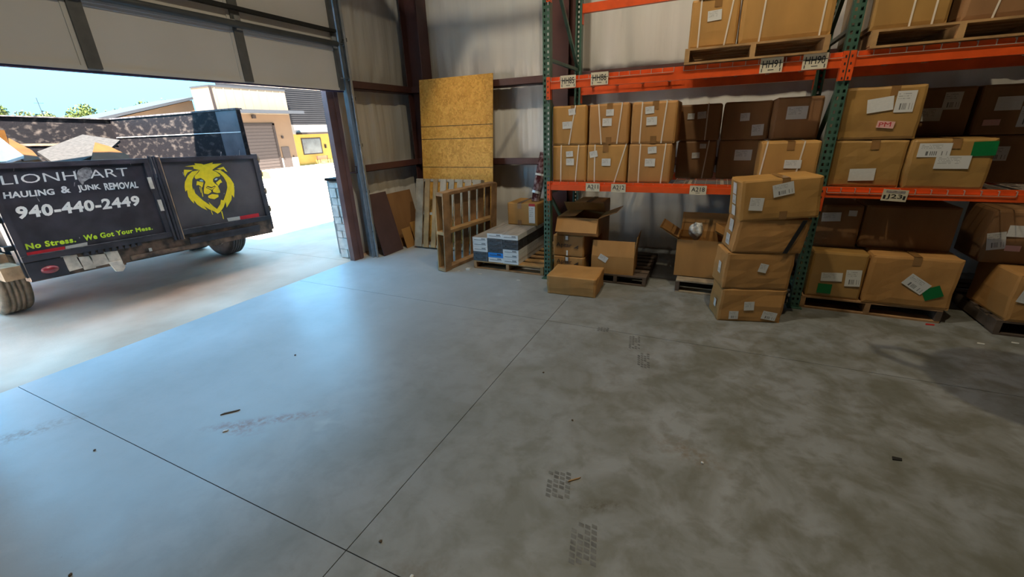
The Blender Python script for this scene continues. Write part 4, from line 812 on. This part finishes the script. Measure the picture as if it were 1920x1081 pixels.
# ------------------------------------------------------------------ junk lying in the trailer
def sheet(name, label, cat, pts, t, mat):
    """a bent board: quad strip of world corner points, given thickness"""
    mb = MB(); n = (Vector(pts[1])-Vector(pts[0])).cross(Vector(pts[-1])-Vector(pts[0])).normalized()*t
    mb.prism([Vector(p) for p in pts], n); return tag(mb.build(name, mat), label, cat)
sheet('shingle_sheet', 'grey shingle sheet lying across the trailer load', 'sheet', [(-7.2, 2.34, 1.59), (-6.2, 2.15, 1.42), (-6.85, 2.90, 1.60), (-7.2, 3.17, 1.69), (-8.0, 3.12, 1.78)], -0.03, 'shingle')
sheet('torn_carton_piece', 'torn tan carton piece sticking up near the gate middle', 'cardboard sheet', [(-6.1, 2.32, 1.39), (-6.15, 2.74, 1.39), (-6.5, 2.89, 1.50), (-6.8, 2.86, 1.61), (-6.9, 2.78, 1.66)], 0.012, 'brightcard')
sheet('carton_flap', 'long tan carton flap sloping across the load at the left', 'cardboard sheet', [(-7.2, 2.15, 1.73), (-6.7, 1.98, 1.60), (-6.2, 1.91, 1.47), (-6.2, 2.04, 1.43), (-6.8, 2.17, 1.59)], 0.02, 'brightcard')
sheet('foam_board', 'white foam board lying on the trailer load', 'board', [(-6.6, 1.60, 1.74), (-6.1, 1.54, 1.50), (-6.1, 1.74, 1.50), (-6.35, 1.95, 1.54), (-6.6, 1.91, 1.72)], 0.03, 'foam')
sheet('upright_board', 'brown board standing at the left of the trailer load', 'board', [(-7.4, 1.75, 1.30), (-7.3, 2.15, 1.35), (-7.3, 2.18, 1.83), (-7.4, 1.75, 1.90)], 0.03, 'brightcard')
sheet('carton_flap', 'folded carton flap just behind the gate top', 'cardboard sheet', [(-5.9, 1.60, 1.40), (-5.85, 1.98, 1.42), (-5.95, 1.92, 1.52), (-6.02, 1.70, 1.50)], 0.015, 'brightcard')
# rubble filling the bed below the sheets
rb = MB(); random.seed(3)
for i in range(28):
    for j in range(20):
        rb.v.append((-8.5+i*0.106, 1.53+j*0.1145, 1.22+0.10*mnoise.noise(Vector((i*0.45, j*0.45, 2)))+0.08*random.random()))
for i in range(27):
    for j in range(19):
        k = i*20+j; rb.f.append((k, k+20, k+21, k+1)); rb.mi.append(0)
lo_ = tag(rb.build('rubble_load', 'scuffed', None, fix=False), 'dark mixed rubble filling the trailer bed under the sheets', 'rubble'); lo_['kind'] = 'stuff'
# ------------------------------------------------------------------ buildings across the yard
GX, GZ0 = -40.0, -1.36
cb = thing('metal_building', 'cream metal building with parapet, canopy and brown roller shutter across the yard', 'building', (GX, 0, GZ0))
MB().box(-2.6, 0, 25.1, 32.45, 0, 7.28).build('wall', 'cream', cb)
MB().box(-2.65, 0.05, 25.05, 32.47, 7.28, 7.42).build('parapet_cap', 'roofblue', cb)
y = 25.5
while y < 32.3: MB().box(0, 0.03, y-0.04, y+0.04, 5.5, 7.28).build('rib', 'cream', cb); y += 0.8
MB().box(0.0, 0.06, 25.05, 25.25, 0, 7.3).build('corner_trim', 'rolldark', cb)
MB().box(0, 0.02, 25.3, 32.4, 0, 5.1).build('lower_wall', 'tan', cb)
cn_ = MB().box(0, 1.4, 25.1, 33.1, 5.22, 5.42).build('canopy', 'roofblue', cb); MB().box(1.4, 1.45, 25.1, 33.1, 5.15, 5.45).build('fascia', 'roofblue', cn_)
sh = MB().box(0.02, 0.06, 25.9, 30.2, 0, 4.15).build('roller_shutter', 'rollup', cb)
for k in range(14): MB().box(0.06, 0.09, 25.9, 30.2, k*0.296+0.02, k*0.296+0.275).build('shutter_slat', 'rollup', sh)
MB().box(0.02, 0.14, 30.2, 30.42, 0, 4.35).build('shutter_jamb', 'rolldark', cb); MB().box(0.02, 0.14, 25.9, 30.42, 4.15, 4.32).build('shutter_head', 'rolldark', cb)
md = MB().box(0.02, 0.08, 30.72, 31.6, 0, 2.1).build('personnel_door', 'rollup', cb); MB().box(0.08, 0.12, 30.78, 30.84, 0.95, 1.08).build('door_handle', 'rolldark', md)
MB().box(0.02, 0.20, 28.3, 28.65, 4.75, 5.05).build('wall_lamp', 'rolldark', cb); MB().box(0.02, 0.16, 31.0, 31.15, 2.9, 3.15).build('wall_lamp', 'rolldark', cb)
MB().box(0.02, 0.10, 31.9, 32.0, 1.05, 1.2).build('meter_box', 'rolldark', cb); MB().box(0.0, 0.06, 31.68, 32.45, 0, 1.05).build('plinth', 'whiteband', cb); MB().box(0.0, 0.06, 30.44, 30.68, 0, 1.05).build('plinth', 'whiteband', cb)
lb = thing('low_shed', 'low tan shed with sloping grey roof edge behind the cream building', 'building', (-50, 0, -1.4))
MB().prism([(0, 14.0, 0), (0, 29.3, 0), (0, 29.3, 6.95), (0, 21.5, 5.0), (0, 14.0, 3.2)], (-6, 0, 0)).build('wall', 'tan', lb)
MB().prism([(0.3, 13.7, 3.2), (0.3, 29.3, 7.0), (0.3, 29.3, 7.25), (0.3, 13.7, 3.45)], (-6.6, 0, 0)).build('roof', 'roofblue', lb)
db = thing('dark_building', 'dark ribbed building with yellow ground floor and bench', 'building', (GX-0.6, 0, GZ0))
MB().box(-10, 0, 32.5, 46, 4.2, 10.5).build('upper_wall', 'darksiding', db)
for k in range(30): MB().box(0, 0.05, 32.5, 46, 4.25+k*0.2, 4.25+k*0.2+0.11).build('siding_rib', 'darksiding', db)
MB().box(-10, 0.02, 32.5, 46, 3.25, 4.2).build('band', 'whiteband', db); MB().box(-10, 0.0, 32.5, 46, 0, 3.25).build('lower_wall', 'yellowwall', db)
MB().box(0, 0.9, 33.3, 46, 3.22, 3.42).build('awning', 'rolldark', db)
wn_ = MB().box(0, 0.05, 33.75, 36.35, 1.15, 2.85).build('window', 'rolldark', db); MB().box(0.05, 0.06, 33.85, 36.22, 1.25, 2.75).build('pane', 'glass', wn_)
dd = MB().box(0, 0.05, 37.6, 38.6, 0, 2.6).build('entrance_door', 'whiteband', db); MB().box(0.05, 0.06, 37.7, 38.5, 0.3, 2.45).build('pane', 'glass', dd)
MB().box(0, 0.15, 36.75, 36.9, 1.7, 2.1).build('wall_sconce', 'rolldark', db)
bn = thing('garden_bench', 'orange slatted bench under the window of the yellow wall', 'bench', (GX+0.3, 35.3, GZ0+0.02))
for k in range(3): MB().box(0.1+k*0.14, 0.21+k*0.14, -0.75, 0.75, 0.44, 0.47).build('seat_slat', 'benchred', bn)
for k in range(3): MB().box(0.02, 0.05, -0.75, 0.75, 0.55+k*0.14, 0.66+k*0.14).build('back_slat', 'benchred', bn)
for y in (-0.7, 0.7):
    MB().box(0.02, 0.07, y-0.03, y+0.03, 0, 0.95).build('leg', 'rolldark', bn); MB().box(0.45, 0.50, y-0.03, y+0.03, 0, 0.62).box(0.07, 0.45, y-0.03, y+0.03, 0.58, 0.62).build('leg', 'rolldark', bn)
tag(MB().prism([(0, 0, 0), (0, 0.52, 0), (0, 0.45, 0.40), (0, 0.06, 0.42)], (0.45, 0, 0)).box(0.08, 0.36, 0.12, 0.38, 0.40, 0.45).build('bollard_block', 'yellowpaint', None, (-24.3, 16.72, -0.63)), 'yellow green block standing in the yard behind the trailer gate', 'bollard')
tag(MB().prism([(0, 0, 0), (0, 0, 0.25), (0, 3.0, 0.12), (0, 3.0, 0)], (0.35, 0, 0)).box(0.05, 0.30, 0.05, 0.35, 0.25, 0.40).build('kerb_ramp', 'yellowpaint', None, (GX+1.9, 33.6, GZ0+0.07)), 'yellow painted kerb end below the bench', 'kerb')
def tree(label, x, y, z0, h, rx, rz_, mat, seed, n=2600):
    rnd = random.Random(seed); r = thing('tree', label, 'tree', (x, y, z0), group='trees beyond the yard')
    MB().tube([(0, 0, 0), (0.05, 0.1, h*0.4), (0, 0, h*0.75)], [0.25, 0.2, 0.1], 8).build('trunk', 'bark', r)
    mb = MB(); blobs = [(rnd.uniform(-0.7, 0.7)*rx, rnd.uniform(-0.8, 0.8)*rx, h-rz_+rnd.uniform(-0.6, 0.6)*rz_, rnd.uniform(0.35, 0.6)) for _ in range(12)]
    for i in range(n):
        b = rnd.choice(blobs); v = Vector((rnd.gauss(0, 1), rnd.gauss(0, 1), rnd.gauss(0, 1))).normalized()*rnd.uniform(0.6, 1.0)
        p = Vector((b[0]+v.x*b[3]*rx*0.8, b[1]+v.y*b[3]*rx*0.8, b[2]+v.z*b[3]*rz_)); s = rnd.uniform(0.08, 0.2)
        u = Vector((rnd.gauss(0, 1), rnd.gauss(0, 1), rnd.gauss(0, 1))).normalized()*s; q = v.cross(u).normalized()*s*0.6 if v.cross(u).length > 1e-4 else Vector((0, s, 0))
        mb.face([p-u, p+q, p+u, p-q])
    o = mb.build('foliage', mat, r, fix=False); o['kind'] = 'stuff'
tree('bright green tree at the left edge of the sky', -62, 17.4, -1.4, 7.2, 2.2, 1.9, 'leaf', 1)
tree('thin feathery tree standing by the bare antenna pole', -69, 23.0, -1.4, 6.9, 1.8, 1.25, 'leaf2', 2, 1500)
tree('olive tree rising above the sloping shed roof edge', -64, 27.5, -1.4, 7.3, 2.6, 1.8, 'leaf', 3)
tree('rounded tree behind the upper end of the shed roof', -64, 33.0, -1.4, 8.0, 2.6, 2.0, 'leaf', 4)
tree('low hazy tree between the pole and the shed', -74, 27.4, -1.4, 6.8, 1.8, 1.2, 'leaf2', 5, 1500)
tree('tall tree whose tip shows above the cream parapet', -72, 49.5, -1.4, 11.6, 2.4, 2.2, 'leaf', 6)
tag(MB().tube([(0, 0, 0), (0, -0.1, 7.4)], 0.035, 6).box(-0.02, 0.02, -0.4, 0.3, 6.9, 6.94).build('antenna_pole', 'roofblue', None, (-60, 21.05, -1.4)), 'thin antenna pole against the sky beside the feathery tree', 'pole')
# ------------------------------------------------------------------ floor prints and litter
random.seed(5)
def tread(x, y, w, l, rz, k):
    mb = MB(); c, s = math.cos(rz), math.sin(rz)
    for i in range(k):
        for j in range(4):
            if random.random() < 0.10: continue
            a = (j-1.5)*w/4; b = (i-k/2)*l/k+(0.006 if j % 2 else 0); hw, hl = w/4*0.40, l/k*0.34
            P = [(a-hw, b-hl+0.004), (a+hw, b-hl-0.004), (a+hw, b+hl-0.004), (a-hw, b+hl+0.004)]
            mb.face([(x+c*p-s*q, y+s*p+c*q, 0.0008) for p, q in P])
    mb.build('tyre_print', 'print', fl, fix=False)
tread(-0.52, 1.54, 0.12, 0.17, 0.25, 6); tread(-0.32, 1.28, 0.115, 0.20, 0.22, 7)
tread(-0.43, 3.16, 0.09, 0.22, 0.15, 8); tread(-0.32, 2.90, 0.09, 0.22, 0.15, 7); tread(-0.72, 3.30, 0.10, 0.08, 0.1, 3)
def litter(name, label, x, y, L, W, H, rz, mat, cat='litter'):
    mb = MB().prism([(-L/2, -W/2, 0.0005), (L*0.35, -W/2, 0.0005), (L/2, W*0.2, 0.0005), (-L*0.3, W/2, 0.0005)], (0, 0, H))
    return tag(mb.build(name, mat, None, (x, y, 0), (0, 0, rz)), label, cat)
litter('wood_splinter', 'dark wood splinter on the blue lit floor', -2.654, 1.259, 0.11, 0.012, 0.006, 0.85, 'dust')
litter('wood_splinter', 'pale splinter lying beside the tread print', -0.455, 1.585, 0.075, 0.007, 0.006, 0.75, 'pallet')
litter('red_scrap', 'red scrap under the corner of the floor pallet', 1.78, 4.345, 0.07, 0.03, 0.004, 0.1, 'red')
litter('paper_scrap', 'crumpled white scrap beside the standing pallet foot', -2.70, 4.36, 0.06, 0.04, 0.02, 0.3, 'paper')
litter('paper_scrap', 'white paper shred in front of the flooring pallet', -2.47, 4.25, 0.05, 0.012, 0.004, 0.6, 'paper')
litter('paper_scrap', 'white shred nearest the low closed carton', -1.93, 4.20, 0.045, 0.014, 0.004, 0.1, 'paper')
litter('paper_scrap', 'white shred left of the flooring pallet', -2.78, 4.26, 0.04, 0.014, 0.004, 0.7, 'paper')
litter('paper_scrap', 'white scrap on the floor before the far right pallet', 1.99, 4.07, 0.05, 0.02, 0.003, 0.0, 'paper')
litter('paper_scrap', 'white scrap at the right edge of the picture', 2.22, 4.17, 0.05, 0.02, 0.003, 0.0, 'paper')
litter('dark_leaf', 'dark dry leaf alone on the open floor at the right', 1.02, 2.36, 0.048, 0.024, 0.006, 0.2, 'black')
litter('foil_scrap', 'small bright foil scrap by the reddish soil streak', -2.50, 1.13, 0.03, 0.014, 0.006, 0.9, 'paper')
for i, (x, y, lb_) in enumerate(((-1.12, 0.93, 'pebble beside the long floor joint'), (-0.86, 0.74, 'pebble near the crossing of the floor joints'), (-3.05, 0.72, 'dark crumb on the blue floor near the door'), (-2.2, 0.30, 'dark crumb low in the picture at the left'), (-0.95, 2.45, 'dark crumb just right of the long joint'), (-0.60, 2.02, 'dark crumb on the middle of the floor'), (-0.9, 0.86, 'white chip on the long floor joint'), (0.12, 1.95, 'white chip on the grimy floor'), (-2.9, 1.95, 'dark speck below the door sill'))):
    bm = bmesh.new(); bmesh.ops.create_icosphere(bm, subdivisions=1, radius=0.008)
    for v in bm.verts: v.co *= 1+0.4*mnoise.noise(v.co*200+Vector((i, 0, 0))); v.co.z = max(v.co.z*0.6, -0.004)
    me = bpy.data.meshes.new('pebble'); bm.to_mesh(me); bm.free(); me.materials.append(MT['paper' if 'white' in lb_ else 'dust'])
    tag(link('pebble', me, None, (x, y, 0.0045)), lb_, 'litter')
# ------------------------------------------------------------------ drum fan added out of view, only to cast the floor shadow
FLOOR_SHADOW = Vector((2.0, 3.42, 0)); tf = 0.42; fc = FLOOR_SHADOW.lerp(Vector(LAMP), tf)
fan = thing('shadow_fan', 'round drum shape added out of view to cast the floor shadow', 'shadow caster', fc)
MB().lathe([(0.30, -0.10), (0.30, 0.10), (0.27, 0.10), (0.27, -0.10), (0.30, -0.10)], 'z', 32).build('drum', 'steel', fan)
MB().lathe([(0.0, 0.10), (0.20, 0.115), (0.30, 0.10)], 'z', 32).build('rear_cover', 'steel', fan)  # closed disc, added to make the cast shadow solid
MB().lathe([(0.0, -0.06), (0.12, -0.05), (0.12, 0.05), (0.0, 0.06)], 'z', 16).build('motor', 'steel', fan)
for k in range(5):
    a = 2*PI*k/5; MB().prism([Vector((math.cos(a+d_)*r_, math.sin(a+d_)*r_, -0.03+0.05*(d_ > 0))) for r_, d_ in ((0.1, -0.3), (0.27, -0.5), (0.27, 0.55), (0.1, 0.4))], (0, 0, 0.01)).build('blade', 'steel', fan)
MB().tube([(-0.28, 0.02, 0.0), (-0.36, 0.06, 0), (-0.43, 0.13, 0), (-0.42, 0.19, 0), (-0.34, 0.20, 0), (-0.25, 0.16, 0)], 0.022, 8).build('handle', 'steel', fan)
MB().tube([(0.29, -0.05, 0), (0.36, -0.08, 0.15), (0.36, -0.08, 6.4-fc.z)], 0.015, 8).build('drop_pole', 'steel', fan)
